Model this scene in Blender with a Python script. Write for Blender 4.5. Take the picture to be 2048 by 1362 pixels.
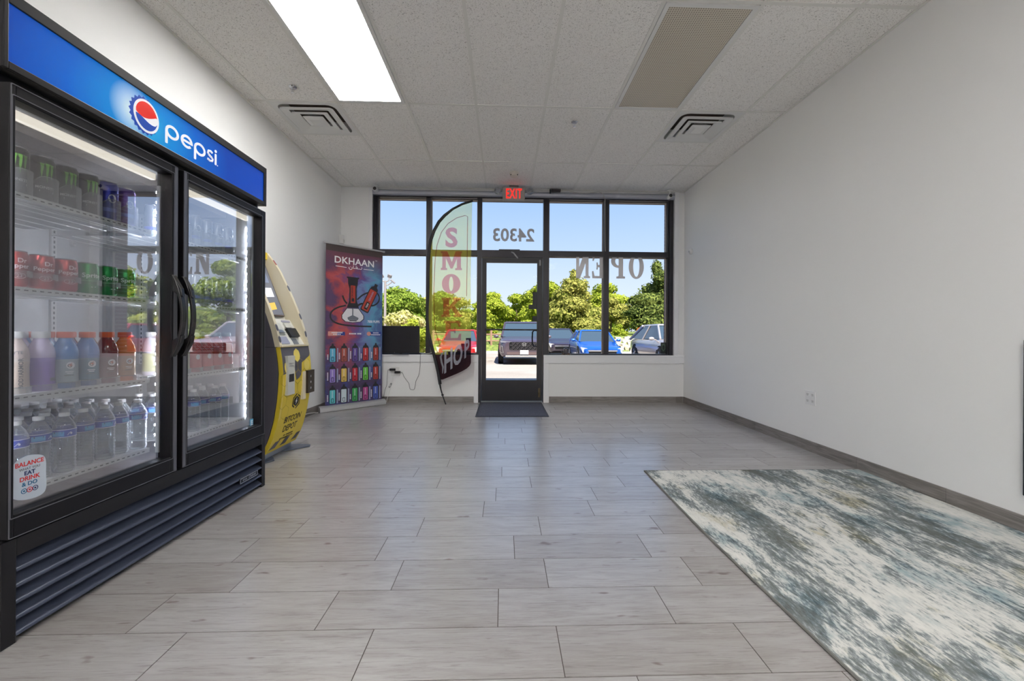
import bpy, bmesh, math, random
from mathutils import Vector, Matrix, noise as mnoise
R = math.radians
PI = math.pi
for o in list(bpy.data.objects):
    bpy.data.objects.remove(o, do_unlink=True)
S = bpy.context.scene
C = S.collection
random.seed(7)

# ---------------------------------------------------------------- camera
cd = bpy.data.cameras.new('camera')
cam = bpy.data.objects.new('camera', cd)
C.objects.link(cam)
S.camera = cam
cd.sensor_width = 36.0
cd.lens = 36.0 * 820.0 / 2048.0
cd.shift_x = -11.0 / 2048.0
cd.shift_y = -13.0 / 2048.0
cd.clip_start = 0.02
cd.clip_end = 500
_yaw = math.atan(27 / 820.0)
_roll = 0.0055
_fw = Vector((math.sin(_yaw), math.cos(_yaw), 0))
_r0 = Vector((math.cos(_yaw), -math.sin(_yaw), 0))
_u0 = Vector((0, 0, 1))
_rt = _r0 * math.cos(_roll) + _u0 * math.sin(_roll)
_up = _u0 * math.cos(_roll) - _r0 * math.sin(_roll)
cm = Matrix((_rt, _up, -_fw)).transposed().to_4x4()
cm.translation = Vector((0, 0, 0.98))
cam.matrix_world = cm

# ---------------------------------------------------------------- colour management, sky, sun
S.view_settings.view_transform = 'Standard'
S.view_settings.look = 'None'
S.view_settings.exposure = 0.36
S.view_settings.gamma = 1.0
S.view_settings.use_curve_mapping = False
S.cycles.max_bounces = 12
S.cycles.diffuse_bounces = 6
S.cycles.glossy_bounces = 5
S.cycles.transmission_bounces = 6
S.cycles.transparent_max_bounces = 24
S.cycles.sample_clamp_indirect = 6.0
S.cycles.caustics_reflective = False
S.cycles.caustics_refractive = False
S.cycles.blur_glossy = 0.5

SKY_STRENGTH = 1.08
SUN_STRENGTH = 9.5
LAMP_STRENGTH = 22.0
REAR_STRENGTH = 34.0


def lin(c):
    out = []
    for v in c[:3]:
        v = v / 255.0
        out.append(v / 12.92 if v <= 0.04045 else ((v + 0.055) / 1.055) ** 2.4)
    return (out[0], out[1], out[2], 1.0)


W = bpy.data.worlds.new('sky')
S.world = W
W.use_nodes = True
nt = W.node_tree
nt.nodes.clear()
wo = nt.nodes.new('ShaderNodeOutputWorld')
bg = nt.nodes.new('ShaderNodeBackground')
tc = nt.nodes.new('ShaderNodeTexCoord')
sp = nt.nodes.new('ShaderNodeSeparateXYZ')
rp = nt.nodes.new('ShaderNodeValToRGB')
nt.links.new(tc.outputs['Generated'], sp.inputs[0])
nt.links.new(sp.outputs['Z'], rp.inputs[0])
nt.links.new(rp.outputs[0], bg.inputs[0])
nt.links.new(bg.outputs[0], wo.inputs[0])
bg.inputs[1].default_value = SKY_STRENGTH
els = rp.color_ramp.elements
els[0].position = 0.0
els[0].color = lin((214, 220, 226))
els[1].position = 1.0
els[1].color = lin((95, 138, 208))
for p_, c_ in ((0.06, (208, 218, 228)), (0.12, (196, 211, 230)), (0.20, (176, 199, 230)), (0.31, (153, 184, 229)), (0.5, (125, 162, 218))):
    e = els.new(p_)
    e.color = lin(c_)

sd = bpy.data.lights.new('sun', 'SUN')
sd.energy = SUN_STRENGTH
sd.angle = R(0.6)
sd.color = (1.0, 0.95, 0.87)
sun = bpy.data.objects.new('sun', sd)
C.objects.link(sun)
# light travels away from the shop (+Y), a little to -X, and down
_sd = Vector((-0.22, 0.72, -0.95)).normalized()
sun.rotation_euler = _sd.to_track_quat('-Z', 'Y').to_euler()
sun.location = (0, -5, 20)


# ---------------------------------------------------------------- materials
_mats = {}


def pm(name, col, rough=0.5, metal=0.0, spec=0.5, emit=None, estr=0.0, coat=0.0, bump=None):
    if name in _mats:
        return _mats[name]
    m = bpy.data.materials.new(name)
    m.use_nodes = True
    b = m.node_tree.nodes['Principled BSDF']
    b.inputs['Base Color'].default_value = lin(col)
    b.inputs['Roughness'].default_value = rough
    b.inputs['Metallic'].default_value = metal
    b.inputs['Specular IOR Level'].default_value = spec
    if coat:
        b.inputs['Coat Weight'].default_value = coat
        b.inputs['Coat Roughness'].default_value = 0.05
    if emit:
        b.inputs['Emission Color'].default_value = lin(emit)
        b.inputs['Emission Strength'].default_value = estr
    if bump:
        t = m.node_tree
        n = t.nodes.new('ShaderNodeTexNoise')
        n.inputs['Scale'].default_value = bump[0]
        n.inputs['Detail'].default_value = 4
        g = t.nodes.new('ShaderNodeTexCoord')
        t.links.new(g.outputs['Object'], n.inputs['Vector'])
        bp = t.nodes.new('ShaderNodeBump')
        bp.inputs['Strength'].default_value = bump[1]
        bp.inputs['Distance'].default_value = bump[2]
        t.links.new(n.outputs['Fac'], bp.inputs['Height'])
        t.links.new(bp.outputs[0], b.inputs['Normal'])
    _mats[name] = m
    return m


def nodes_of(name):
    m = bpy.data.materials.new(name)
    m.use_nodes = True
    _mats[name] = m
    t = m.node_tree
    b = t.nodes['Principled BSDF']
    return m, t, b


def NN(t, kind, **kw):
    n = t.nodes.new(kind)
    for k, v in kw.items():
        if k.startswith('i_'):
            n.inputs[k[2:].replace('_', ' ')].default_value = v
        else:
            setattr(n, k, v)
    return n


def ramp(t, stops, inp=None, interp='LINEAR'):
    r = t.nodes.new('ShaderNodeValToRGB')
    r.color_ramp.interpolation = interp
    e = r.color_ramp.elements
    e[0].position = stops[0][0]
    e[0].color = lin(stops[0][1])
    e[1].position = stops[-1][0]
    e[1].color = lin(stops[-1][1])
    for p, c in stops[1:-1]:
        x = e.new(p)
        x.color = lin(c)
    if inp is not None:
        t.links.new(inp, r.inputs[0])
    return r


def mapping(t, scale=(1, 1, 1), loc=(0, 0, 0), rot=(0, 0, 0), src='Object'):
    g = t.nodes.new('ShaderNodeTexCoord')
    mp = t.nodes.new('ShaderNodeMapping')
    mp.inputs['Scale'].default_value = scale
    mp.inputs['Location'].default_value = loc
    mp.inputs['Rotation'].default_value = rot
    t.links.new(g.outputs[src], mp.inputs['Vector'])
    return mp


def mix_rgb(t, a, b, fac, blend='MIX'):
    n = t.nodes.new('ShaderNodeMix')
    n.data_type = 'RGBA'
    n.blend_type = blend
    for sock, v in ((n.inputs[6], a), (n.inputs[7], b), (n.inputs[0], fac)):
        if hasattr(v, 'is_output'):
            t.links.new(v, sock)
        else:
            sock.default_value = v
    return n.outputs[2]


def clear_glass(name, tint=(255, 255, 255), ior=1.45, rough=0.0, refl=(255, 255, 255), boost=0.0, edge=None):
    """thin clear sheet: Fresnel mix of see-through and mirror"""
    if name in _mats:
        return _mats[name]
    m = bpy.data.materials.new(name)
    m.use_nodes = True
    t = m.node_tree
    t.nodes.clear()
    o = t.nodes.new('ShaderNodeOutputMaterial')
    tr = t.nodes.new('ShaderNodeBsdfTransparent')
    tr.inputs[0].default_value = lin(tint)
    gl = t.nodes.new('ShaderNodeBsdfGlossy')
    gl.inputs[0].default_value = lin(refl)
    gl.inputs['Roughness'].default_value = rough
    # Schlick reflectance, the same from both sides of the sheet
    f0 = ((ior - 1) / (ior + 1)) ** 2 + boost
    lw0 = t.nodes.new('ShaderNodeLayerWeight')
    lw0.inputs[0].default_value = 0.5
    pw = t.nodes.new('ShaderNodeMath')
    pw.operation = 'POWER'
    pw.inputs[1].default_value = 5.0
    t.links.new(lw0.outputs['Facing'], pw.inputs[0])
    a = t.nodes.new('ShaderNodeMath')
    a.operation = 'MULTIPLY_ADD'
    a.inputs[1].default_value = 1.0 - f0
    a.inputs[2].default_value = f0
    t.links.new(pw.outputs[0], a.inputs[0])
    fac = a.outputs[0]
    mx = t.nodes.new('ShaderNodeMixShader')
    t.links.new(fac, mx.inputs[0])
    t.links.new(tr.outputs[0], mx.inputs[1])
    t.links.new(gl.outputs[0], mx.inputs[2])
    out = mx.outputs[0]
    if edge:
        df = t.nodes.new('ShaderNodeBsdfDiffuse')
        df.inputs[0].default_value = lin(edge[0])
        lw = t.nodes.new('ShaderNodeLayerWeight')
        lw.inputs[0].default_value = edge[1]
        mul = t.nodes.new('ShaderNodeMath')
        mul.operation = 'MULTIPLY_ADD'
        mul.inputs[1].default_value = edge[2]
        mul.inputs[2].default_value = edge[3]
        t.links.new(lw.outputs['Facing'], mul.inputs[0])
        m2 = t.nodes.new('ShaderNodeMixShader')
        t.links.new(mul.outputs[0], m2.inputs[0])
        t.links.new(mx.outputs[0], m2.inputs[1])
        t.links.new(df.outputs[0], m2.inputs[2])
        out = m2.outputs[0]
    t.links.new(out, o.inputs[0])
    _mats[name] = m
    return m


# ---------------------------------------------------------------- mesh helper
class MB:
    def __init__(s):
        s.v = []
        s.f = []
        s.m = []

    def add(s, vs, fs, m=0):
        k = len(s.v)
        s.v += [tuple(p) for p in vs]
        s.f += [tuple(i + k for i in f) for f in fs]
        if isinstance(m, (list, tuple)):
            s.m += list(m)
        else:
            s.m += [m] * len(fs)
        return s

    def box(s, x0, x1, y0, y1, z0, z1, m=0):
        vs = [(x0, y0, z0), (x1, y0, z0), (x1, y1, z0), (x0, y1, z0), (x0, y0, z1), (x1, y0, z1), (x1, y1, z1), (x0, y1, z1)]
        return s.add(vs, [(0, 3, 2, 1), (4, 5, 6, 7), (0, 1, 5, 4), (1, 2, 6, 5), (2, 3, 7, 6), (3, 0, 4, 7)], m)

    def obox(s, M, sx, sy, sz, m=0):
        vs = [M @ Vector((a * sx / 2, b * sy / 2, c * sz / 2)) for c in (-1, 1) for a, b in ((-1, -1), (1, -1), (1, 1), (-1, 1))]
        return s.add(vs, [(0, 3, 2, 1), (4, 5, 6, 7), (0, 1, 5, 4), (1, 2, 6, 5), (2, 3, 7, 6), (3, 0, 4, 7)], m)

    def quad(s, a, b, c, d, m=0):
        return s.add([a, b, c, d], [(0, 1, 2, 3)], m)

    def tube(s, pts, r, n=8, m=0, closed=False, caps=True):
        pts = [Vector(p) for p in pts]
        N = len(pts)
        rr = r if isinstance(r, (list, tuple)) else [r] * N
        t0 = (pts[1] - pts[0]).normalized()
        a = Vector((0, 0, 1)) if abs(t0.z) < 0.9 else Vector((1, 0, 0))
        u = t0.cross(a).normalized()
        vs = []
        for i, p in enumerate(pts):
            if closed:
                t = (pts[(i + 1) % N] - pts[i - 1]).normalized()
            else:
                t = (pts[min(i + 1, N - 1)] - pts[max(i - 1, 0)]).normalized()
            u = (u - t * u.dot(t))
            u = u.normalized() if u.length > 1e-6 else t.orthogonal().normalized()
            w = t.cross(u)
            for k in range(n):
                an = 2 * PI * k / n
                vs.append(p + (u * math.cos(an) + w * math.sin(an)) * rr[i])
        fs = []
        for i in range(N if closed else N - 1):
            j = (i + 1) % N
            for k in range(n):
                l = (k + 1) % n
                fs.append((i * n + k, i * n + l, j * n + l, j * n + k))
        if caps and not closed:
            fs.append(tuple(range(n))[::-1])
            fs.append(tuple((N - 1) * n + k for k in range(n)))
        return s.add(vs, fs, m)

    def lathe(s, prof, n=20, c=(0, 0, 0), m=0, axis='Z', cap=True):
        """prof: list of (r, z[, material of the segment that follows])"""
        vs = []
        fs = []
        ms = []
        for p in prof:
            for k in range(n):
                a = 2 * PI * k / n
                x, y, z = p[0] * math.cos(a), p[0] * math.sin(a), p[1]
                if axis == 'Y':
                    x, y, z = x, z, y
                elif axis == 'X':
                    x, y, z = z, x, y
                vs.append((x + c[0], y + c[1], z + c[2]))
        for i in range(len(prof) - 1):
            mm = prof[i][2] if len(prof[i]) > 2 else m
            for k in range(n):
                l = (k + 1) % n
                fs.append((i * n + k, i * n + l, (i + 1) * n + l, (i + 1) * n + k))
                ms.append(mm)
        if cap:
            if prof[0][0] > 1e-5:
                fs.append(tuple(range(n))[::-1])
                ms.append(prof[0][2] if len(prof[0]) > 2 else m)
            if prof[-1][0] > 1e-5:
                fs.append(tuple((len(prof) - 1) * n + k for k in range(n)))
                ms.append(prof[-2][2] if len(prof[-2]) > 2 else m)
        return s.add(vs, fs, ms)

    def prism(s, poly, h, fn, m=0, back=True):
        """extrude a 2-D outline (CCW) from 0 to h; fn(x,y,h)->point"""
        n = len(poly)
        vs = [fn(x, y, 0) for x, y in poly] + [fn(x, y, h) for x, y in poly]
        fs = [tuple(range(n, 2 * n))]
        if back:
            fs.append(tuple(range(n))[::-1])
        for i in range(n):
            j = (i + 1) % n
            fs.append((i, j, n + j, n + i))
        return s.add(vs, fs, m)

    def ring(s, outer, inner, h, fn, m=0):
        n = len(outer)
        vs = []
        for lp, hh in ((outer, 0), (inner, 0), (outer, h), (inner, h)):
            vs += [fn(x, y, hh) for x, y in lp]
        fs = []
        for i in range(n):
            j = (i + 1) % n
            fs.append((2 * n + i, 2 * n + j, 3 * n + j, 3 * n + i))
            fs.append((j, i, n + i, n + j))
            fs.append((i, j, 2 * n + j, 2 * n + i))
            fs.append((n + j, n + i, 3 * n + i, 3 * n + j))
        return s.add(vs, fs, m)

    def text(s, txt, size, fn, m=0, bold=0.0, ext=0.0005, shear=0.0, align='CENTER', sx=1.0, spacing=1.0, mirror=False):
        vs, fs = text_geo(txt, bold, shear, align, spacing)
        k = -1 if mirror else 1
        out = [fn(x * size * sx * k, y * size, ext * (1 if z > 0 else 0)) for x, y, z in vs]
        return s.add(out, fs, m)

    def build(s, name, mats, parent=None, loc=(0, 0, 0), rot=(0, 0, 0), smooth=None, bevel=0.0, world=False, bseg=2):
        me = bpy.data.meshes.new(name)
        vs = s.v
        if world and parent is not None:
            L = parent.location
            vs = [(p[0] - L[0], p[1] - L[1], p[2] - L[2]) for p in vs]
        me.from_pydata(vs, [], s.f)
        if not isinstance(mats, (list, tuple)):
            mats = [mats]
        for mt in mats:
            me.materials.append(mt)
        if len(mats) > 1:
            me.polygons.foreach_set('material_index', s.m)
        me.update()
        if smooth is not None:
            me.shade_smooth()
            if smooth < 179:
                me.set_sharp_from_angle(angle=R(smooth))
        o = bpy.data.objects.new(name, me)
        C.objects.link(o)
        o.location = loc
        o.rotation_euler = rot
        if parent is not None:
            o.parent = parent
        if bevel:
            b = o.modifiers.new('bevel', 'BEVEL')
            b.width = bevel
            b.segments = bseg
            b.limit_method = 'ANGLE'
            b.angle_limit = R(40)
        return o


_tg = {}


def text_geo(txt, bold, shear, align, spacing):
    key = (txt, bold, shear, align, spacing)
    if key in _tg:
        return _tg[key]
    cu = bpy.data.curves.new('t', 'FONT')
    cu.body = txt
    cu.size = 1.0
    cu.offset = bold
    cu.extrude = 0.5
    cu.shear = shear
    cu.align_x = align
    cu.space_character = spacing
    cu.resolution_u = 3
    o = bpy.data.objects.new('t', cu)
    C.objects.link(o)
    bpy.context.view_layer.update()
    dg = bpy.context.evaluated_depsgraph_get()
    me = bpy.data.meshes.new_from_object(o.evaluated_get(dg))
    r = ([tuple(v.co) for v in me.vertices], [tuple(p.vertices) for p in me.polygons])
    bpy.data.objects.remove(o, do_unlink=True)
    bpy.data.meshes.remove(me)
    bpy.data.curves.remove(cu)
    _tg[key] = r
    return r


def thing(name, label, cat, loc=(0, 0, 0), rotz=0.0, group=None):
    o = bpy.data.objects.new(name, None)
    C.objects.link(o)
    o.empty_display_size = 0.05
    o.location = loc
    o.rotation_euler = (0, 0, rotz)
    o['label'] = label
    o['category'] = cat
    if group:
        o['group'] = group
    return o


def tag(o, label, cat, group=None, kind=None):
    o['label'] = label
    o['category'] = cat
    if group:
        o['group'] = group
    if kind:
        o['kind'] = kind
    return o


def struct(o):
    o['kind'] = 'structure'
    return o


def dup(root, loc, rotz=None, label=None, group=None):
    r = root.copy()
    C.objects.link(r)
    r.location = loc
    if rotz is not None:
        r.rotation_euler = (0, 0, rotz)
    if label:
        r['label'] = label
    if group:
        r['group'] = group
    for ch in list(root.children):
        c = ch.copy()
        C.objects.link(c)
        c.parent = r
        for g in ch.children:
            d = g.copy()
            C.objects.link(d)
            d.parent = c
    return r


def planeX(x0, y0, z0, sgn=1):      # surface facing +X; text runs towards +Y
    return lambda u, v, h: (x0 + h * sgn, y0 + u, z0 + v)


def planeY(x0, y0, z0):             # surface facing -Y; text runs towards +X
    return lambda u, v, h: (x0 + u, y0 - h, z0 + v)


def rrect(x0, x1, y0, y1, r, n=4):
    pts = []
    for cx, cy, a0 in ((x1 - r, y0 + r, -90), (x1 - r, y1 - r, 0), (x0 + r, y1 - r, 90), (x0 + r, y0 + r, 180)):
        for k in range(n + 1):
            a = R(a0 + 90 * k / n)
            pts.append((cx + r * math.cos(a), cy + r * math.sin(a)))
    return pts


def ell(cx, cy, rx, ry, n=24, a0=0):
    return [(cx + rx * math.cos(a0 + 2 * PI * k / n), cy + ry * math.sin(a0 + 2 * PI * k / n)) for k in range(n)]


# common materials
M_wall = pm('wall paint', (240, 240, 240), 0.6, spec=0.3, bump=(60, 0.05, 0.002))
M_white = pm('white trim paint', (238, 238, 240), 0.45)
M_bronze = pm('dark bronze aluminium', (46, 44, 50), 0.38, 0.3)
M_black = pm('black plastic', (22, 22, 26), 0.4)
M_dark = pm('dark rubber', (18, 18, 20), 0.7)
M_chrome = pm('chrome', (200, 200, 205), 0.15, 1.0)
M_alu = pm('brushed aluminium', (175, 176, 180), 0.35, 0.9)
M_wplast = pm('white plastic', (228, 228, 226), 0.4)
M_red = pm('red print', (205, 40, 38), 0.5)
M_wprint = pm('white print', (238, 238, 240), 0.5)
M_bprint = pm('black print', (25, 25, 28), 0.5)
G_win = clear_glass('window glass', (252, 253, 253), 1.06)

# ================================================================ ROOM
XL, XR, YF, YB, ZC = -2.302, 2.60, 5.85, -5.2, 3.04

# ---- floor: grout bed and real planks
mt, t, b = nodes_of('wood-look floor tile')
geo = t.nodes.new('ShaderNodeNewGeometry')
mp = mapping(t, (1, 1, 1))
addv = NN(t, 'ShaderNodeVectorMath', operation='MULTIPLY_ADD')
comb = t.nodes.new('ShaderNodeCombineXYZ')
for k_ in range(3):
    t.links.new(geo.outputs['Random Per Island'], comb.inputs[k_])
t.links.new(comb.outputs[0], addv.inputs[0])
addv.inputs[1].default_value = (37.0, 91.0, 53.0)
t.links.new(mp.outputs[0], addv.inputs[2])
sc1 = NN(t, 'ShaderNodeVectorMath', operation='MULTIPLY')
sc1.inputs[1].default_value = (3.4, 30.0, 1.0)
t.links.new(addv.outputs[0], sc1.inputs[0])
n1 = NN(t, 'ShaderNodeTexNoise', i_Scale=1.0, i_Detail=9.0, i_Roughness=0.7, i_Distortion=.9)
t.links.new(sc1.outputs[0], n1.inputs['Vector'])
sc2 = NN(t, 'ShaderNodeVectorMath', operation='MULTIPLY')
sc2.inputs[1].default_value = (9.0, 210.0, 1.0)
t.links.new(addv.outputs[0], sc2.inputs[0])
n2 = NN(t, 'ShaderNodeTexNoise', i_Scale=1.0, i_Detail=5.0, i_Roughness=0.7, i_Distortion=0.7)
t.links.new(sc2.outputs[0], n2.inputs['Vector'])
sc3 = NN(t, 'ShaderNodeVectorMath', operation='MULTIPLY')
sc3.inputs[1].default_value = (2.2, 5.0, 1.0)
t.links.new(addv.outputs[0], sc3.inputs[0])
n3 = NN(t, 'ShaderNodeTexNoise', i_Scale=1.2, i_Detail=3.0)
t.links.new(sc3.outputs[0], n3.inputs['Vector'])
r1 = ramp(t, [(0.22, (136, 129, 126)), (0.40, (161, 158, 157)), (0.55, (172, 170, 170)), (0.75, (181, 181, 182))], n1.outputs['Fac'])
r2 = ramp(t, [(0.30, (128, 116, 108)), (0.47, (250, 250, 250)), (1.0, (255, 255, 255))], n2.outputs['Fac'])
r3 = ramp(t, [(0.3, (222, 215, 209)), (0.55, (255, 255, 255)), (1.0, (255, 255, 255))], n3.outputs['Fac'])
c1 = mix_rgb(t, r1.outputs[0], r2.outputs[0], 0.50, 'MULTIPLY')
c2 = mix_rgb(t, c1, r3.outputs[0], 0.35, 'MULTIPLY')
sc4 = NN(t, 'ShaderNodeVectorMath', operation='MULTIPLY')
sc4.inputs[1].default_value = (9.0, 22.0, 1.0)
t.links.new(addv.outputs[0], sc4.inputs[0])
n4 = NN(t, 'ShaderNodeTexNoise', i_Scale=1.0, i_Detail=2.0)
t.links.new(sc4.outputs[0], n4.inputs['Vector'])
kn_ = ramp(t, [(0.0, (255, 255, 255)), (0.68, (255, 255, 255)), (0.76, (168, 146, 136)), (1.0, (140, 118, 108))], n4.outputs['Fac'])
c2 = mix_rgb(t, c2, kn_.outputs[0], .8, 'MULTIPLY')
rr_ = ramp(t, [(0.0, (232, 228, 225)), (1.0, (255, 255, 255))], geo.outputs['Random Per Island'])
c3 = mix_rgb(t, c2, rr_.outputs[0], 0.8, 'MULTIPLY')
t.links.new(c3, b.inputs['Base Color'])
b.inputs['Roughness'].default_value = 0.30
b.inputs['Specular IOR Level'].default_value = 0.8
b.inputs['Coat Weight'].default_value = 0.7
b.inputs['Coat Roughness'].default_value = 0.24
b.inputs['Coat IOR'].default_value = 1.6
bp = NN(t, 'ShaderNodeBump', i_Strength=0.12, i_Distance=0.002)
t.links.new(n2.outputs['Fac'], bp.inputs['Height'])
t.links.new(bp.outputs[0], b.inputs['Normal'])
M_tile = mt
M_grout = pm('grout', (84, 76, 72), 0.8)

PITY, PITX, GR = 0.2067, 0.6045, 0.0032
offs = {0: .180, 1: -.0155, 2: .178, 3: .052, 4: .188, 5: -.109, 6: -.044, 7: .182, 8: -.01, 9: .19, 10: -.226, 11: .185, 12: .014, 13: -.049, 14: .186, 15: -.05, 16: .238}
f = MB()
rows = {}
y0 = 1.3725 - PITY
for i in range(-32, 26):
    ya, yb = y0 + i * PITY, y0 + (i + 1) * PITY
    ya, yb = max(ya, YB), min(yb, 5.94)
    if yb <= ya:
        continue
    off = offs.get(i, random.uniform(0, PITX))
    k0 = int((XL - off) / PITX) - 2
    for k in range(k0, k0 + 13):
        xa, xb = off + k * PITX, off + (k + 1) * PITX
        xa, xb = max(xa, XL), min(xb, XR)
        if xb - xa < 0.01:
            continue
        f.box(xa + GR / 2, xb - GR / 2, ya + GR / 2, yb - GR / 2, -0.008, 0.0, 0)
f.box(XL - 0.1, XR + 0.1, YB - .1, 6.0, -0.12, -0.0016, 1)
struct(f.build('floor', [M_tile, M_grout]))

# ---- walls
def wall(name, x0, x1, y0_, y1_, z0, z1, m=M_wall):
    return struct(MB().box(x0, x1, y0_, y1_, z0, z1).build(name, m))


wall('wall_left', XL - .15, XL, YB, 6.2, -.1, 3.5)
wall('wall_right', XR, XR + .15, YB, 6.2, -.1, 3.5)
wall('wall_back', XL - .15, XR + .15, YB - .15, YB, -.1, 3.5)
# storefront wall: piers and knee walls around the openings
f = MB()
f.box(XL, -1.862, YF, YF + .16, 0, 3.1)
f.box(-1.862, -.385, YF, YF + .14, 0, .655)
f.box(.633, XR, YF, YF + .14, 0, .655)
f.box(2.452, XR, YF, YF + .16, .655, 3.1)
f.box(-1.862, 2.452, YF + .02, YF + .16, 3.0, 3.45)
struct(f.build('wall_front', M_wall))
mt, t, b = nodes_of('brick')
mp = mapping(t, (1, 1, 1), rot=(R(90), 0, 0))
mpx = NN(t, 'ShaderNodeTexBrick', i_Scale=4.6, i_Mortar_Size=0.03)
mpx.inputs['Color1'].default_value = lin((120, 82, 72))
mpx.inputs['Color2'].default_value = lin((98, 70, 66))
mpx.inputs['Mortar'].default_value = lin((140, 128, 120))
t.links.new(mp.outputs[0], mpx.inputs['Vector'])
t.links.new(mpx.outputs['Color'], b.inputs['Base Color'])
b.inputs['Roughness'].default_value = .85
f = MB()
f.box(-9, -1.905, 6.012, 6.28, -.2, 4.6)
f.box(2.475, 9, 6.012, 6.28, -.2, 4.6)
f.box(-1.905, -.40, 6.012, 6.28, -.2, .60)
f.box(.65, 2.475, 6.012, 6.28, -.2, .60)
f.box(-1.905, 2.475, 6.012, 6.28, 2.99, 4.6)
struct(f.build('wall_facade', _mats['brick']))
M_roof = pm('roof membrane', (90, 90, 92), .9)
struct(MB().box(-9, 9, -9, 6.0, 3.5, 3.8).box(-9, 9, 5.9, 6.28, 3.8, 4.62).build('roof_slab', M_roof))

# ---- baseboards of the same tile, in lengths
mt2, t, b = nodes_of('baseboard tile')
mp = mapping(t, (5, 5, 60))
n1 = NN(t, 'ShaderNodeTexNoise', i_Scale=1.0, i_Detail=6.0, i_Distortion=.8)
t.links.new(mp.outputs[0], n1.inputs['Vector'])
r1 = ramp(t, [(0.3, (118, 113, 110)), (0.7, (156, 151, 148))], n1.outputs['Fac'])
geo = t.nodes.new('ShaderNodeNewGeometry')
rr_ = ramp(t, [(0.0, (215, 212, 210)), (1.0, (255, 255, 255))], geo.outputs['Random Per Island'])
t.links.new(mix_rgb(t, r1.outputs[0], rr_.outputs[0], 1.0, 'MULTIPLY'), b.inputs['Base Color'])
b.inputs['Roughness'].default_value = .4
M_base = mt2


def bboard(name, a, b_, axis, pos, d, j0, h=.088):
    f = MB()
    cuts = [a]
    k = j0
    while k > a:
        k -= .608
    while k < b_:
        if k > a + .01:
            cuts.append(k)
        k += .608
    cuts.append(b_)
    for p, q in zip(cuts[:-1], cuts[1:]):
        if axis == 'Y':
            f.box(min(pos, pos + d), max(pos, pos + d), p + .001, q - .001, 0, h)
        else:
            f.box(p + .001, q - .001, min(pos, pos + d), max(pos, pos + d), 0, h)
    return struct(f.build(name, M_base))


bboard('baseboard_right', YB, 5.84, 'Y', XR, -.011, 2.923)
bboard('baseboard_left', YB, 5.84, 'Y', XL, .011, 2.6)
bboard('baseboard_front_left', XL + .012, -.425, 'X', YF, -.011, -1.0)
bboard('baseboard_front_right', .648, XR - .012, 'X', YF, -.011, 1.27)

# ---- trims around the storefront
f = MB()
f.box(-1.912, -.362, YF - .018, YF, .575, .665)
f.box(-1.93, -.362, YF - .022, YF + .06, .655, .682)
f.box(-.421, -.362, YF - .018, YF, 0.0, .575)
struct(f.build('trim_1', M_white, bevel=.003))
f = MB()
f.box(.566, 2.6, YF - .018, YF, .565, .665)
f.box(.566, 2.6, YF - .022, YF + .06, .655, .682)
f.box(.566, .645, YF - .018, YF, 0.0, .565)
f.box(2.452, 2.515, YF - .018, YF, .682, 3.035)
struct(f.build('trim_2', M_white, bevel=.003))
struct(MB().box(-1.915, -1.862, YF - .018, YF + .02, .682, 3.035).build('trim_3', M_white, bevel=.003))
# rounded head casing above the glass
f = MB()
n = 10
pr = [(YF + .03, 2.935)] + [(YF + .02 - .045 * math.sin(PI * k / n), 2.975 - .04 * math.cos(PI * k / n)) for k in range(n + 1)] + [(YF + .03, 3.02)]
vs = [(x, p[0], p[1]) for x in (-1.862, 2.452) for p in pr]
L = len(pr)
f.add(vs, [(i, i + 1, L + i + 1, L + i) for i in range(L - 1)] + [tuple(range(L)), tuple(range(L, 2 * L))[::-1]])
struct(f.build('trim_4', pm('satin head casing', (176, 178, 188), .4, .3), smooth=50))

# ---- ceiling
mt, t, b = nodes_of('fissured ceiling tile')
mp = mapping(t, (1, 1, 1))
n1 = NN(t, 'ShaderNodeTexNoise', i_Scale=125.0, i_Detail=3.0, i_Roughness=.6)
t.links.new(mp.outputs[0], n1.inputs['Vector'])
n2 = NN(t, 'ShaderNodeTexNoise', i_Scale=260.0, i_Detail=1.0)
t.links.new(mp.outputs[0], n2.inputs['Vector'])
r1 = ramp(t, [(0.33, (166, 163, 158)), (0.40, (246, 244, 241))], n1.outputs['Fac'])
r2 = ramp(t, [(0.30, (150, 148, 142)), (0.37, (255, 255, 255))], n2.outputs['Fac'])
t.links.new(mix_rgb(t, r1.outputs[0], r2.outputs[0], .8, 'MULTIPLY'), b.inputs['Base Color'])
b.inputs['Roughness'].default_value = .9
M_ceil = mt
gx = [XL] + [-1.502 - .6205 + .6205 * k for k in range(8)] + [XR]
gy = [5.84, 4.92, 3.71, 2.49, 1.27, .05, -1.17, -2.39, -3.61, -4.83, YB]
fix_on = [(-1.502, 2.49), (.98, -1.17), (.98, -3.61), (-1.502, -3.61)]
fix_off = [(.98, 2.49)]
vents = [(-2.1225, 3.71), (1.6005, 3.71)]
f = MB()
for i in range(len(gx) - 1):
    for j in range(len(gy) - 1):
        xa, xb, yb_, ya_ = gx[i], gx[i + 1], gy[j], gy[j + 1]
        if any(abs(xa - q[0]) < .02 and abs(ya_ - q[1]) < .02 for q in fix_on + fix_off):
            continue
        if any(abs(xa - q[0]) < .02 and abs(ya_ - q[1]) < .02 for q in vents):
            ya_ = ya_ + .61
        f.box(xa, xb, ya_, yb_, ZC + .004, ZC + .02)
f.box(XL, XR, YB, YF + .02, 3.30, 3.32)
struct(f.build('ceiling', M_ceil))
f = MB()
w = .012
for x in gx[1:-1]:
    f.box(x - w, x + w, YB, 5.84, ZC - .002, ZC + .004)
for y in gy[1:-1]:
    f.box(XL, XR, y - w, y + w, ZC - .0015, ZC + .0045)
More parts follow.
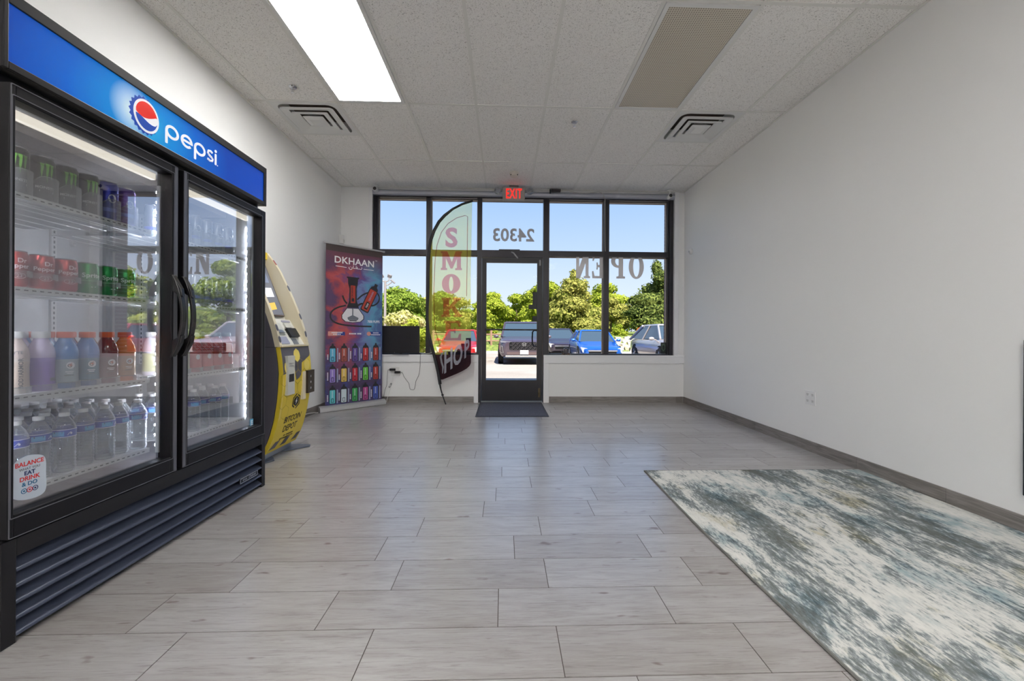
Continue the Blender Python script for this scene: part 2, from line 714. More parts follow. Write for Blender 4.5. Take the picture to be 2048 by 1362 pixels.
for q in vents:
    f.box(q[0], q[0] + .62, q[1] + .61 - w, q[1] + .61 + w, ZC - .0015, ZC + .0045)
f.box(XL, XL + .02, YB, YF, ZC - .003, ZC + .003)
f.box(XR - .02, XR, YB, YF, ZC - .003, ZC + .003)
f.box(XL, XR, 5.83, YF, ZC - .003, ZC + .003)
struct(f.build('trim_5', pm('ceiling grid enamel', (228, 227, 222), .45)))

# ---- light fixtures
def lamp_mat(name, on, power=LAMP_STRENGTH):
    m, t, b = nodes_of(name)
    mp = mapping(t, (1, 1, 1))
    sepx = t.nodes.new('ShaderNodeSeparateXYZ')
    t.links.new(mp.outputs[0], sepx.inputs[0])
    # prismatic cells
    wv = []
    for ax in ('X', 'Y'):
        ml = NN(t, 'ShaderNodeMath', operation='MULTIPLY')
        ml.inputs[1].default_value = 2 * PI / .0155
        t.links.new(sepx.outputs[ax], ml.inputs[0])
        sn = NN(t, 'ShaderNodeMath', operation='SINE')
        t.links.new(ml.outputs[0], sn.inputs[0])
        wv.append(sn.outputs[0])
    pr = NN(t, 'ShaderNodeMath', operation='MULTIPLY')
    mm = NN(t, 'ShaderNodeMath', operation='ADD')
    t.links.new(wv[0], mm.inputs[0])
    t.links.new(wv[1], mm.inputs[1])
    pr = NN(t, 'ShaderNodeMapRange')
    pr.inputs['From Min'].default_value = .75 if on else .2
    pr.inputs['From Max'].default_value = 1.15 if on else 1.7
    t.links.new(mm.outputs[0], pr.inputs['Value'])
    if on:
        cosx = NN(t, 'ShaderNodeMath', operation='MULTIPLY')
        cosx.inputs[1].default_value = 2 * PI / .142
        t.links.new(sepx.outputs['X'], cosx.inputs[0])
        cs = NN(t, 'ShaderNodeMath', operation='COSINE')
        t.links.new(cosx.outputs[0], cs.inputs[0])
        band = NN(t, 'ShaderNodeMapRange')
        band.inputs['From Min'].default_value = -1
        band.inputs['To Min'].default_value = .62
        band.inputs['To Max'].default_value = 1.35
        t.links.new(cs.outputs[0], band.inputs['Value'])
        dim = NN(t, 'ShaderNodeMapRange')
        dim.inputs['To Min'].default_value = 1.0
        dim.inputs['To Max'].default_value = .030
        t.links.new(pr.outputs[0], dim.inputs['Value'])
        fin = NN(t, 'ShaderNodeMath', operation='MULTIPLY')
        t.links.new(band.outputs[0], fin.inputs[0])
        t.links.new(dim.outputs[0], fin.inputs[1])
        st = NN(t, 'ShaderNodeMath', operation='MULTIPLY')
        st.inputs[1].default_value = power
        t.links.new(fin.outputs[0], st.inputs[0])
        t.links.new(st.outputs[0], b.inputs['Emission Strength'])
        b.inputs['Emission Color'].default_value = (1, .985, .955, 1)
        b.inputs['Base Color'].default_value = lin((240, 240, 235))
    else:
        r = ramp(t, [(0.0, (206, 198, 182)), (.5, (186, 176, 160)), (1.0, (74, 66, 54))], pr.outputs[0])
        nz = NN(t, 'ShaderNodeTexNoise', i_Scale=9.0)
        t.links.new(mp.outputs[0], nz.inputs['Vector'])
        t.links.new(r.outputs[0], b.inputs['Base Color'])
    b.inputs['Roughness'].default_value = .35
    return m


M_lens_on = lamp_mat('lit prismatic lens', True)
M_lens_rear = lamp_mat('lit prismatic lens of added fill lights', True, REAR_STRENGTH)  # stronger emission for the unseen fill lights added at the rear
M_lens_off = lamp_mat('unlit prismatic lens', False)
M_enamel = pm('white enamel', (226, 226, 224), .35)


def fixture(x, y, on, label, rear=False):
    t_ = thing('ceiling_light', label, 'ceiling light', (x + .31, y + .61, ZC - .006), group='recessed ceiling lights')
    hx, hy, fr = .296, .595, .028
    f = MB()
    f.ring(rrect(-hx, hx, -hy, hy, .004, 1), rrect(-hx + fr, hx - fr, -hy + fr, hy - fr, .004, 1), .012, lambda u, v, h: (u, v, h - .002))
    f.box(-.285, .285, -.585, .585, .10, .11)
    for sx in (-1, 1):
        f.box(sx * .285 - .004, sx * .285 + .004, -.585, .585, .008, .10)
        f.box(-.285, .285, sx * .585 - .004, sx * .585 + .004, .008, .10)
    f.build('frame', M_enamel, t_)
    MB().box(-hx + fr, hx - fr, -hy + fr, hy - fr, .004, .008).build('lens', (M_lens_rear if rear else M_lens_on) if on else M_lens_off, t_)
    for a_ in (-1, 1):
        MB().box(-hx + .004, -hx + .012, a_ * .5 - .02, a_ * .5 + .02, -.004, 0).build('latch', M_enamel, t_)
    return t_


fixture(*fix_on[0], True, 'lit recessed fluorescent ceiling light with glowing prismatic lens, above the drinks cooler')
fixture(*fix_off[0], False, 'unlit recessed ceiling light with beige honeycomb lens, nearer the plain white side wall')
for q in fix_on[1:]:  # fixtures added out of view behind the camera to brighten the room
    o = fixture(*q, True, 'added unseen fill light, built as a recessed ceiling light, in the rear part of the shop', rear=True)

# ---- air diffusers
M_duct = pm('dark duct', (84, 72, 62), .8)


def diffuser(x, y, label):
    t_ = thing('ceiling_vent', label, 'ceiling vent', (x + .31, y + .305, ZC - .004), group='square ceiling vents')

    def cone(r0, z0, r1, z1, mb):
        a = rrect(-r0, r0, -r0, r0, .03 if r0 > .2 else .008, 4)
        c = rrect(-r1, r1, -r1, r1, .05 if r1 > .2 else .01, 4)
        n = len(a)
        vs = [(p[0], p[1], z0) for p in a] + [(p[0], p[1], z1) for p in c]
        mb.add(vs, [(i, (i + 1) % n, n + (i + 1) % n, n + i) for i in range(n)])
    f = MB()
    f.ring(rrect(-.298, .298, -.295, .295, .004, 4), rrect(-.262, .262, -.26, .26, .075, 4), .004, lambda u, v, h: (u, v, h))
    cone(.262, .002, .235, .10, f)
    f.build('frame', M_enamel, t_, smooth=40)
    MB().box(-.25, .25, -.25, .25, .10, .104).build('duct', M_duct, t_)
    for (r0, z0, r1, z1) in ((.240, -.020, .180, -.007), (.163, -.022, .112, -.009)):
        f = MB()
        cone(r0, z0, r1, z1, f)
        cone(r0, z0, r0, z0 + .008, f)
        cone(r0, z0 + .008, r1, z1 + .004, f)
        f.build('louver', M_enamel, t_, smooth=30)
    f = MB()
    cone(.095, -.018, .06, .012, f)
    f.add([(-.06, -.06, .012), (.06, -.06, .012), (.06, .06, .012), (-.06, .06, .012)], [(0, 1, 2, 3)])
    cone(.095, -.018, .05, -.030, f)
    f.quad((-.05, -.05, -.030), (-.05, .05, -.030), (.05, .05, -.030), (.05, -.05, -.030))
    f.build('centre_plate', M_enamel, t_)
    return t_


diffuser(*vents[0], 'square white ceiling vent between the lit ceiling light and the banner corner')
diffuser(*vents[1], 'square white ceiling vent just beyond the unlit ceiling light')

# ---- sprinkler heads, smoke detector
def sprinkler(x, y, label):
    t_ = thing('sprinkler_head', label, 'sprinkler', (x, y, ZC), group='ceiling sprinklers')
    MB().lathe([(.0, 0), (.033, -.001), (.03, -.006), (.014, -.009), (.0, -.009)], 20).build('escutcheon', M_chrome, t_, smooth=60)
    f = MB()
    f.tube([(-.012, 0, -.008), (-.014, 0, -.028), (0, 0, -.042)], .0022, 6)
    f.tube([(.012, 0, -.008), (.014, 0, -.028), (0, 0, -.042)], .0022, 6)
    f.tube([(0, 0, -.008), (0, 0, -.04)], .0035, 6)
    f.build('frame_arms', M_chrome, t_)
    f = MB()
    f.lathe([(0, -.044), (.013, -.043), (.014, -.046), (0, -.047)], 12)
    f.build('deflector', M_chrome, t_)


sprinkler(-1.782, 3.50, 'small chrome sprinkler head beside the lit ceiling light')
sprinkler(.672, 3.96, 'small chrome sprinkler head in the middle of the ceiling')
t_ = thing('smoke_detector', 'beige round smoke detector on the ceiling in front of the exit sign', 'smoke detector', (.118, 5.23, ZC))
MB().lathe([(.0, 0), (.062, 0), (.062, -.012), (.052, -.02), (.05, -.05), (.035, -.058), (0, -.058)], 24).build('housing', pm('ivory plastic', (214, 206, 196), .5), t_, smooth=40)
for a in (-1, 1):
    MB().box(a * .042 - .006, a * .042 + .006, -.038, -.026, -.046, -.034).build('sensor_port', M_black, t_)

# ================================================================ STOREFRONT GLAZING
yf0, yf1, yg = 5.875, 5.985, 5.935
Gl = lambda x0, x1, z0, z1: MB().box(x0, x1, yg - .003, yg + .003, z0, z1)


def glazing(name, xs, zs, frames):
    r = thing(name, '', '', (0, 0, 0))
    del r['label'], r['category']
    r['kind'] = 'structure'
    return r


M_stop = pm('pale glazing bead', (176, 160, 150), .5)
# window_1 : left bay
w1 = glazing('window_1', 0, 0, 0)
f = MB()
f.box(-1.862, -1.83, yf0, yf1, .68, 2.94)
f.box(-1.83, -1.80, yf0 + .03, yf1, .68, 2.94)
f.box(-1.115, -1.052, yf0, yf1, .68, 2.94)
f.box(-1.80, -.385, yf0, yf1, 2.915, 2.95)
f.box(-1.80, -1.115, yf0, yf1, 2.105, 2.175)
f.box(-1.052, -.385, yf0, yf1, 2.105, 2.175)
f.box(-1.80, -1.115, yf0, yf1, .68, .702)
f.box(-1.052, -.385, yf0, yf1, .68, .702)
struct(f.build('window_frame', M_bronze, w1, bevel=.002))
f = MB()
for x0, x1 in ((-1.80, -1.115), (-1.052, -.385)):
    for z0, z1 in ((.702, 2.105), (2.175, 2.915)):
        for (a0, a1, c0, c1) in ((x0, x0 + .012, z0, z1), (x1 - .012, x1, z0, z1), (x0 + .012, x1 - .012, z1 - .012, z1)):
            f.box(a0, a1, yg + .004, yg + .03, c0, c1)
struct(f.build('glazing_bead', M_stop, w1))
for x0, x1 in ((-1.80, -1.115), (-1.052, -.385)):
    struct(Gl(x0, x1, .702, 2.105).build('window_pane', G_win, w1))
    struct(Gl(x0, x1, 2.175, 2.915).build('window_pane', G_win, w1))
# window_2 : right bay
w2 = glazing('window_2', 0, 0, 0)
f = MB()
f.box(.633, .64, yf0, yf1, .68, 2.94)
f.box(1.437, 1.512, yf0, yf1, .68, 2.945)
f.box(2.375, 2.40, yf0 + .03, yf1, .68, 2.94)
f.box(2.40, 2.452, yf0, yf1, .68, 2.94)
for x0, x1 in ((.64, 1.437), (1.512, 2.375)):
    f.box(x0, x1, yf0, yf1, 2.915, 2.95)
    f.box(x0, x1, yf0, yf1, 2.105, 2.178)
    f.box(x0, x1, yf0, yf1, .68, .70)
struct(f.build('window_frame', M_bronze, w2, bevel=.002))
f = MB()
for x0, x1 in ((.64, 1.437), (1.512, 2.375)):
    for z0, z1 in ((.70, 2.105), (2.178, 2.915)):
        for (a0, a1, c0, c1) in ((x0, x0 + .012, z0, z1), (x1 - .012, x1, z0, z1), (x0 + .012, x1 - .012, z1 - .014, z1)):
            f.box(a0, a1, yg + .004, yg + .03, c0, c1)
struct(f.build('glazing_bead', M_stop, w2))
for x0, x1 in ((.64, 1.437), (1.512, 2.375)):
    struct(Gl(x0, x1, .70, 2.105).build('window_pane', G_win, w2))
    struct(Gl(x0, x1, 2.178, 2.915).build('window_pane', G_win, w2))
# window_3 : transom light over the door
w3 = glazing('window_3', 0, 0, 0)
f = MB()
f.box(-.385, -.323, yf0, yf1, 2.175, 2.94)
f.box(.56, .633, yf0, yf1, 2.178, 2.94)
f.box(-.323, .56, yf0, yf1, 2.915, 2.95)
struct(f.build('window_frame', M_bronze, w3, bevel=.002))
struct(Gl(-.323, .56, 2.178, 2.915).build('window_pane', G_win, w3))
# door_1
d1 = glazing('door_1', 0, 0, 0)
f = MB()
f.box(-.385, -.325, yf0 - .01, yf1, 0, 2.175)
f.box(.555, .633, yf0 - .01, yf1, 0, 2.175)
f.box(-.325, .555, yf0 - .01, yf1, 2.075, 2.178)
struct(f.build('door_frame', M_bronze, d1, bevel=.002))
f = MB()
f.box(-.325, .555, yf0 - .02, yf1 + .02, -.001, .012)
struct(f.build('door_sill', M_alu, d1))
f = MB()
yl0, yl1 = 5.895, 5.945
f.box(-.320, -.256, yl0, yl1, .018, 2.068)
f.box(.474, .550, yl0, yl1, .018, 2.068)
f.box(-.256, .474, yl0, yl1, .018, .315)
f.box(-.256, .474, yl0, yl1, 2.005, 2.068)
struct(f.build('door_leaf', pm('black bronze door', (34, 33, 38), .4, .2), d1, bevel=.002))
f = MB()
f.box(-.256, .474, 5.917, 5.923, .315, 2.005)
struct(f.build('door_pane', G_win, d1))
f = MB()
f.box(-.27, .50, 5.865, 5.88, 1.03, 1.052)
for x in (-.262, .49):
    f.box(x - .014, x + .014, 5.875, 5.896, 1.018, 1.064)
struct(f.build('push_bar', M_black, d1, bevel=.003))
f = MB()
f.tube([(.49, 5.955, 1.03), (.44, 5.985, 1.035), (.418, 6.0, 1.01), (.414, 6.0, .92), (.418, 6.0, .83), (.44, 5.985, .80), (.49, 5.955, .805)], .011, 8)
struct(f.build('door_pull', M_black, d1, smooth=60))
f = MB()
f.box(-.08, .22, 5.86, 5.876, 2.168, 2.19)
struct(f.build('door_closer', M_black, d1, bevel=.002))
f = MB()
f.tube([(.10, 5.862, 2.15), (.13, 5.852, 2.135), (.19, 5.85, 2.06)], .010, 8)
struct(f.build('closer_arm', M_alu, d1))
f = MB()
f.box(.50, .523, 5.872, 5.894, 1.965, 2.045)
struct(f.build('door_contact', pm('grey plastic', (150, 150, 155), .5), d1, bevel=.002))
f = MB()
f.lathe([(0, -.028), (.016, -.028), (.016, .012)], 12, (.51, 5.89, .13), axis='Z')
f.box(.497, .523, 5.884, 5.896, .07, .20)
struct(f.build('pivot_bolt', pm('worn brass', (92, 80, 58), .4, .8), d1))
M_sticker = pm('dark sticker', (24, 26, 30), .5)
f = MB()
f.box(.412, .474, 5.912, 5.916, 1.405, 1.585)
f.box(.356, .474, 5.912, 5.916, 1.34, 1.405)
tag(f.build('door_sticker', M_sticker), 'black L-shaped sticker on the glass edge of the entrance door', 'sticker')
tag(MB().box(.412, .474, 5.912, 5.916, 1.165, 1.24).build('door_sticker', M_sticker), 'small black square sticker on the door glass, just above the push bar', 'sticker')

# ================================================================ DRINKS COOLER
CY0, CY1, CXF, CXB = 1.302, 2.687, -1.53, -2.282
cool = thing('beverage_cooler', 'tall black two-door glass drinks cooler with blue illuminated sign, against the side wall', 'drinks cooler', (-1.905, 1.995, 0))
M_cab = pm('cooler black enamel', (22, 21, 25), .42, spec=.35)
M_frame = pm('cooler door profile', (20, 19, 23), .40, .0, spec=.25)
M_edge = pm('grey door edge trim', (112, 112, 120), .35, .6)
M_liner = pm('cooler liner', (206, 207, 208), .45)
M_deck = pm('cooler deck', (120, 108, 104), .3, .3)
f = MB()
f.box(CXB, CXF - .055, CY0, CY0 + .035, .33, 2.03)
f.box(CXB, CXF - .055, CY1 - .035, CY1, .33, 2.03)
f.box(CXB, CXB + .04, CY0 + .035, CY1 - .035, .33, 2.03)
f.box(CXB + .04, CXF - .055, CY0 + .035, CY1 - .035, 1.755, 2.03)
f.box(CXB + .04, CXF - .055, CY0 + .035, CY1 - .035, .33, .365)
f.box(-1.62, CXF - .055, 1.965, 2.025, .365, 1.755)
# header housing
f.box(CXF - .055, CXF - .012, CY0, CY1, 1.79, 2.033)
f.box(CXF - .012, CXF, CY0, CY0 + .013, 1.79, 2.033)
f.box(CXF - .012, CXF, CY1 - .026, CY1, 1.79, 2.033)
f.box(CXF - .012, CXF, CY0 + .013, CY1 - .026, 1.995, 2.033)
f.box(CXF - .012, CXF, CY0 + .013, CY1 - .026, 1.79, 1.814)
# plinth housing with louvre surround
f.box(CXB, -1.605, CY0, CY1, .055, .33)
f.box(-1.605, CXF, CY0, CY0 + .04, .0, .328)
f.box(-1.605, CXF, CY1 - .035, CY1, .0, .328)
f.box(-1.605, CXF, CY0 + .04, CY1 - .035, .272, .328)
f.build('cabinet', M_cab, cool, world=True, bevel=.002)
for y in (CY0 + .05, CY1 - .05):
    for x in (CXB + .05, -1.62):
        MB().lathe([(.02, 0), (.025, .02), (.012, .02), (.012, .055)], 10, (x, y, 0)).build('levelling_foot', M_black, cool, world=True)
# interior liner
f = MB()
x0, x1, ya, yb, z0, z1 = CXB + .045, CXF - .058, CY0 + .04, CY1 - .04, .37, 1.75
f.quad((x0, ya, z0), (x0, yb, z0), (x0, yb, z1), (x0, ya, z1), 0)
f.quad((x0, ya, z0), (x1, ya, z0), (x1, ya, z1), (x0, ya, z1), 0)
f.quad((x0, yb, z0), (x1, yb, z0), (x1, yb, z1), (x0, yb, z1), 0)
f.quad((x0, ya, z1), (x1, ya, z1), (x1, yb, z1), (x0, yb, z1), 0)
f.quad((x0, ya, z0 + .001), (x1, ya, z0 + .001), (x1, yb, z0 + .001), (x0, yb, z0 + .001), 1)
f.build('liner', [M_liner, M_deck], cool, world=True)
M_slot = pm('slot shadow', (50, 50, 52), .6)
for y in (CY0 + .20, 1.88, 2.10, CY1 - .10):
    f = MB()
    f.box(x0 + .001, x0 + .014, y - .012, y + .012, .42, 1.70, 0)
    for k in range(50):
        f.box(x0 + .0142, x0 + .0152, y - .003, y + .003, .44 + k * .025, .453 + k * .025, 1)
    f.build('shelf_pilaster', [M_wplast, M_slot], cool, world=True)
f = MB()
M_val = pm('lit valance', (235, 230, 220), .5, emit=(255, 244, 226), estr=1.0)
f.box(x1 - .05, x1 - .03, ya + .005, 1.955, 1.684, 1.712)
f.build('light_valance', M_val, cool, world=True)
f = MB()
f.box(x1 - .05, x1 - .03, 2.04, yb - .005, 1.684, 1.712)
f.build('light_valance', M_val, cool, world=True)
# evaporator cover across the top of the compartment
f = MB()
f.box(-2.2, -1.75, ya + .01, yb - .01, 1.70, 1.745)
f.build('evaporator_cover', pm('evaporator cover', (150, 146, 144), .5), cool, world=True)
M_led = pm('led chip', (255, 255, 255), .5, emit=(235, 240, 255), estr=150.0)
for y, d in ((CY0 + .052, 1), (1.966, -1), (2.028, 1), (CY1 - .048, -1)):
    f = MB()
    f.box(x1 - .03, x1 - .012, y - .006, y + .006, .42, 1.66, 0)
    for k in range(26):
        zc = .45 + k * .047
        f.box(x1 - .034, x1 - .0305, y - .004, y + .004, zc, zc + .010, 1)
    f.build('led_strip', [M_wplast, M_led], cool, world=True)
# sign
mt, t, b = nodes_of('blue sign panel')
g = t.nodes.new('ShaderNodeTexCoord')


def dist_ramp(t, g, c, sc, stops):
    vm = NN(t, 'ShaderNodeVectorMath', operation='SUBTRACT')
    vm.inputs[1].default_value = c
    t.links.new(g.outputs['Object'], vm.inputs[0])
    v2 = NN(t, 'ShaderNodeVectorMath', operation='MULTIPLY')
    v2.inputs[1].default_value = sc
    t.links.new(vm.outputs[0], v2.inputs[0])
    ln = NN(t, 'ShaderNodeVectorMath', operation='LENGTH')
    t.links.new(v2.outputs[0], ln.inputs[0])
    return ramp(t, stops, ln.outputs['Value'])


base = dist_ramp(t, g, (0, 1.80 - 1.995, 1.87), (0, 1.9, 2.6), [(0.0, (40, 165, 215)), (.28, (12, 128, 205)), (.6, (8, 92, 190)), (1.0, (10, 62, 160))])
glow = dist_ramp(t, g, (0, 1.745 - 1.995, 1.895), (0, 9.5, 9.0), [(0.0, (255, 255, 255)), (.55, (170, 170, 170)), (1.0, (0, 0, 0))])
col = mix_rgb(t, base.outputs[0], lin((225, 240, 246)), glow.outputs[0])
t.links.new(col, b.inputs['Base Color'])
t.links.new(col, b.inputs['Emission Color'])
b.inputs['Emission Strength'].default_value = .35
b.inputs['Roughness'].default_value = .22
MB().box(CXF - .012, CXF - .006, CY0 + .012, CY1 - .025, 1.812, 1.997).build('sign_panel', mt, cool, world=True)
sg = planeX(CXF - .006, 0, 0)
cy_, cz_, cr = 1.797, 1.901, .079
M_pb = pm('logo blue', (28, 70, 165), .3, emit=(28, 70, 165), estr=.3)
M_pw = pm('logo white', (240, 240, 245), .3, emit=(240, 240, 245), estr=.3)
M_pr = pm('logo red', (222, 44, 34), .3, emit=(222, 44, 34), estr=.3)
f = MB()
star = []
for k in range(42):
    a = 2 * PI * k / 42
    r_ = cr * (1.0 if k % 2 else .88)
    star.append((cy_ + r_ * .93 * math.cos(a), cz_ + r_ * math.sin(a)))
f.prism(star, .002, sg, 0)
oc, zc = cy_ + .009, cz_ + .001
f.prism(ell(oc, zc, .0625, .068, 36), .0028, sg, 1)
cir = lambda a: (oc + .053 * math.cos(a), zc + .0585 * math.sin(a))
wave_u = [(oc + .053 * u, zc + .0585 * (.10 + .22 * math.sin(u * 2.2) - .05 * u)) for u in [x / 8 for x in range(-8, 9)]]


def cap_region(top):
    if top:
        arc = [cir(R(a)) for a in range(14, 167, 8)]
        wv = [(oc + .053 * u * .965, zc + .0585 * (.16 + .0 + .16 * math.sin(u * PI * .5) - .30 * (1 - u * u) * (1 if u > -2 else 0))) for u in [x / 8 for x in range(-8, 9)]]
        return arc + wv
    arc = [cir(R(a)) for a in range(190, 351, 8)]
    wv = [(oc + .053 * u * .97, zc + .0585 * (-.20 - .10 * u - .34 * (1 - u * u) * (.6 + .8 * u) * .7)) for u in [x / 8 for x in range(8, -9, -1)]]
    return arc + wv


f.prism(cap_region(True), .0034, sg, 2)
f.prism(cap_region(False), .0034, sg, 0)
f.build('sign_emblem', [M_pb, M_pw, M_pr], cool, world=True)
# wordmark drawn letter by letter
f = MB()
h, zb, st = .062, 1.868, .0115


def bowl(cx, cz, rx, rz, a0, a1, n=18):
    outer = [(cx + rx * math.cos(R(a0 + (a1 - a0) * k / n)), cz + rz * math.sin(R(a0 + (a1 - a0) * k / n))) for k in range(n + 1)]
    inner = [(cx + (rx - st) * math.cos(R(a0 + (a1 - a0) * k / n)), cz + (rz - st) * math.sin(R(a0 + (a1 - a0) * k / n))) for k in range(n + 1)]
    for k in range(n):
        q = [outer[k], outer[k + 1], inner[k + 1], inner[k]]
        f.prism(q, .0025, sg, 0)


def pglyph(x):
    bowl(x + .038, zb + h / 2, .038, h / 2, -180, 180, 22)
    f.prism(rrect(x, x + st, zb - .030, zb + h / 2, .003), .0027, sg, 0)


pglyph(1.905)
bowl(1.994 + .036, zb + h / 2, .036, h / 2, 0, 318, 22)
f.prism([(2.0, zb + h / 2 - .005), (2.066, zb + h / 2 - .005), (2.066, zb + h / 2 + .005), (2.0, zb + h / 2 + .005)], .0026, sg, 0)
pglyph(2.077)
pts = [(2.205 - .004, zb + h - .010), (2.190, zb + h - .006), (2.174, zb + h - .009), (2.170, zb + h - .021), (2.180, zb + h / 2 + .002), (2.195, zb + h / 2 - .004), (2.206, zb + .020), (2.201, zb + .009), (2.186, zb + .005), (2.168, zb + .010)]
f.tube([sg(p[0], p[1], .001) for p in pts], .0055, 6)
f.prism(rrect(2.222, 2.222 + st, zb, zb + h - .004, .003), .0025, sg, 0)
f.prism(ell(2.228, zb + h + .010, .0075, .0075, 12), .0025, sg, 0)
f.prism(ell(2.243, zb + .002, .003, .003, 8), .0015, sg, 0)
f.build('sign_wordmark', M_pw, cool, world=True)
# louvre grille
for k in range(5):
    zt = .268 - k * .0505
    f = MB()
    n_ = [(-1.600, zt + .006), (-1.5345, zt - .038), (-1.531, zt - .042), (-1.531, zt - .046), (-1.536, zt - .045), (-1.602, zt - .001)]
    vs = [(p[0], y, p[1]) for y in (CY0 + .041, CY1 - .036) for p in n_]
    L = len(n_)
    f.add(vs, [(i, (i + 1) % L, L + (i + 1) % L, L + i) for i in range(L)] + [tuple(range(L))[::-1], tuple(range(L, 2 * L))])
    f.build('louver', pm('louvre slate enamel', (74, 80, 98), .34, .35), cool, world=True)
f = MB()
f.box(-1.5315, -1.526, 2.43, 2.60, .098, .128, 0)
f.ring(rrect(2.43, 2.60, .098, .128, .003, 2), rrect(2.434, 2.596, .102, .124, .002, 2), .0015, planeX(-1.526, 0, 0), 1)
f.text('true', .022, planeX(-1.526, 2.475, .107), 1, bold=.01)
f.text('Deluxe', .024, planeX(-1.526, 2.545, .107), 1, bold=.015, shear=.3)
f.build('maker_badge', [M_cab, M_chrome], cool, world=True)

# doors
G_cool = clear_glass('coated cooler glass', (246, 248, 248), 1.9, boost=.16, refl=(250, 246, 252))


def cooler_door(y0_, y1_, gy0, gy1, label, hy, hs):
    d = MB()
    zt0, zt1, g0, g1 = .332, 1.752, .405, 1.706
    for (a0, a1, c0, c1) in ((y0_, gy0, zt0, zt1), (gy1, y1_, zt0, zt1), (gy0, gy1, zt0, g0), (gy0, gy1, g1, zt1)):
        d.box(CXF - .05, CXF, a0, a1, c0, c1)
    o = d.build('door', M_frame, cool, world=True, bevel=.003)
    sh = Matrix.Translation((1.905, -1.995, 0))

    def sub(mb, name, mat, **k):
        q = mb.build(name, mat, o, **k)
        q.data.transform(sh)
        return q
    g_ = MB().box(CXF - .034, CXF - .030, gy0 - .004, gy1 + .004, g0 - .004, g1 + .004)
    sub(g_, 'door_glass', G_cool)
    e = MB()
    w_ = .003
    e.ring(rrect(gy0 - .012, gy1 + .012, g0 - .012, g1 + .012, .004, 2), rrect(gy0 - .009, gy1 + .009, g0 - .009, g1 + .009, .003, 2), .001, planeX(CXF + .0005, 0, 0))
    e.ring(rrect(y0_ + .001, y1_ - .001, zt0 + .001, zt1 - .001, .004, 2), rrect(y0_ + .004, y1_ - .004, zt0 + .004, zt1 - .004, .003, 2), .001, planeX(CXF + .0005, 0, 0))
    if hy < 2.0:
        e.box(CXF, CXF + .0015, y1_ - .019, y1_ - .005, zt0 + .006, zt1 - .006)
    else:
        e.box(CXF, CXF + .0015, y0_ + .005, y0_ + .019, zt0 + .006, zt1 - .006)
    sub(e, 'edge_trim', M_edge)
    h_ = MB()
    n = 14
    arc = []
    for k in range(n + 1):
        u = k / n
        z = .866 + .378 * u
        x = CXF + .004 + .047 * math.sin(PI * u) ** .8
        arc.append((x, hy, z))
    # flat crescent bar: outer and inner faces
    vs = []
    for (x, y, z) in arc:
        for dx, dy in ((.0, -.012), (.0, .012), (-.013, .012), (-.013, -.012)):
            vs.append((x + dx, y + dy, z))
    fs = []
    for k in range(n):
        for j in range(4):
            l = (j + 1) % 4
            fs.append((k * 4 + j, k * 4 + l, k * 4 + 4 + l, k * 4 + 4 + j))
    h_.add(vs, fs)
    for zc, s1 in ((.866, 1), (1.244, -1)):
        h_.prism([(CXF, zc), (CXF + .006, zc), (CXF + .040, zc + s1 * .062), (CXF + .047, zc + s1 * .100), (CXF + .020, zc + s1 * .088), (CXF, zc + s1 * .075)][::s1], .020, lambda u, v, hh, hy=hy: (u, hy - .010 + hh, v))
    sub(h_, 'door_handle', pm('handle black', (26, 25, 27), .26, .0), bevel=.003)
    return o


door_a = cooler_door(1.318, 1.972, 1.334, 1.940, '', 1.950, 1)
door_b = cooler_door(2.006, 2.676, 2.040, 2.634, '', 2.012, -1)
# sign card stuck on near door
f = MB()
pz = planeX(CXF - .029, 0, 0)
out = [(1.354, .449), (1.40, .428), (1.446, .437), (1.449, .50), (1.447, .548), (1.43, .566), (1.39, .572), (1.356, .553), (1.352, .50)]
P = [Vector((p[0], p[1], 0)) for p in out]
sm = []
for i in range(len(P)):
    p0, p1, p2, p3 = P[i - 1], P[i], P[(i + 1) % len(P)], P[(i + 2) % len(P)]
    for k in range(5):
        u = k / 5
        q_ = .5 * ((2 * p1) + (-p0 + p2) * u + (2 * p0 - 5 * p1 + 4 * p2 - p3) * u * u + (-p0 + 3 * p1 - 3 * p2 + p3) * u ** 3)
        sm.append((q_.x, q_.y))
f.prism(sm, .002, pz, 0)
px_ = planeX(CXF - .027, 0, 0)
rows_ = (('BALANCE', .0205, 1, .541, .92, .02), ('WHAT YOU', .0115, 3, .527, .95, 0), ('EAT', .018, 2, .5105, 1.0, .03), ('DRINK', .020, 1, .4925, .95, .02), ('& DO', .018, 4, .4755, 1.0, .02))
for s_, sz, m_, z_, sx_, bo in rows_:
    f.text(s_, sz, planeX(CXF - .027, 1.401, z_), m_, bold=bo, sx=sx_)
for k, mm in enumerate((4, 1, 2)):
    cc = 1.385 + k * .016
    f.ring(ell(cc, .460, .0085, .0085, 16), ell(cc, .460, .0065, .0065, 16), .0006, px_, mm)
    f.prism(ell(cc, .460, .003, .003, 8), .0006, px_, mm)
mats_ = [pm('pale card', (190, 200, 214), .4), M_red, pm('navy print', (20, 38, 92), .5), pm('grey print', (90, 92, 100), .5), pm('teal print', (18, 96, 140), .5)]
st_ = thing('balance_sticker', 'pale card sticker reading BALANCE WHAT YOU EAT DRINK & DO on near cooler door', 'sticker', (CXF - .029, 1.40, .43))
f.build('card', mats_, st_, world=True)
f = MB()
f.box(CXF - .029, CXF - .028, 2.575, 2.606, .40, .445, 0)
for k in range(3):
    f.box(CXF - .028, CXF - .0276, 2.58, 2.60, .408 + k * .011, .414 + k * .011, 1)
tag(f.build('energy_sticker', [pm('cyan print', (90, 180, 225), .5), M_wprint]), 'tiny light blue energy label at the bottom corner of the far cooler door', 'sticker')

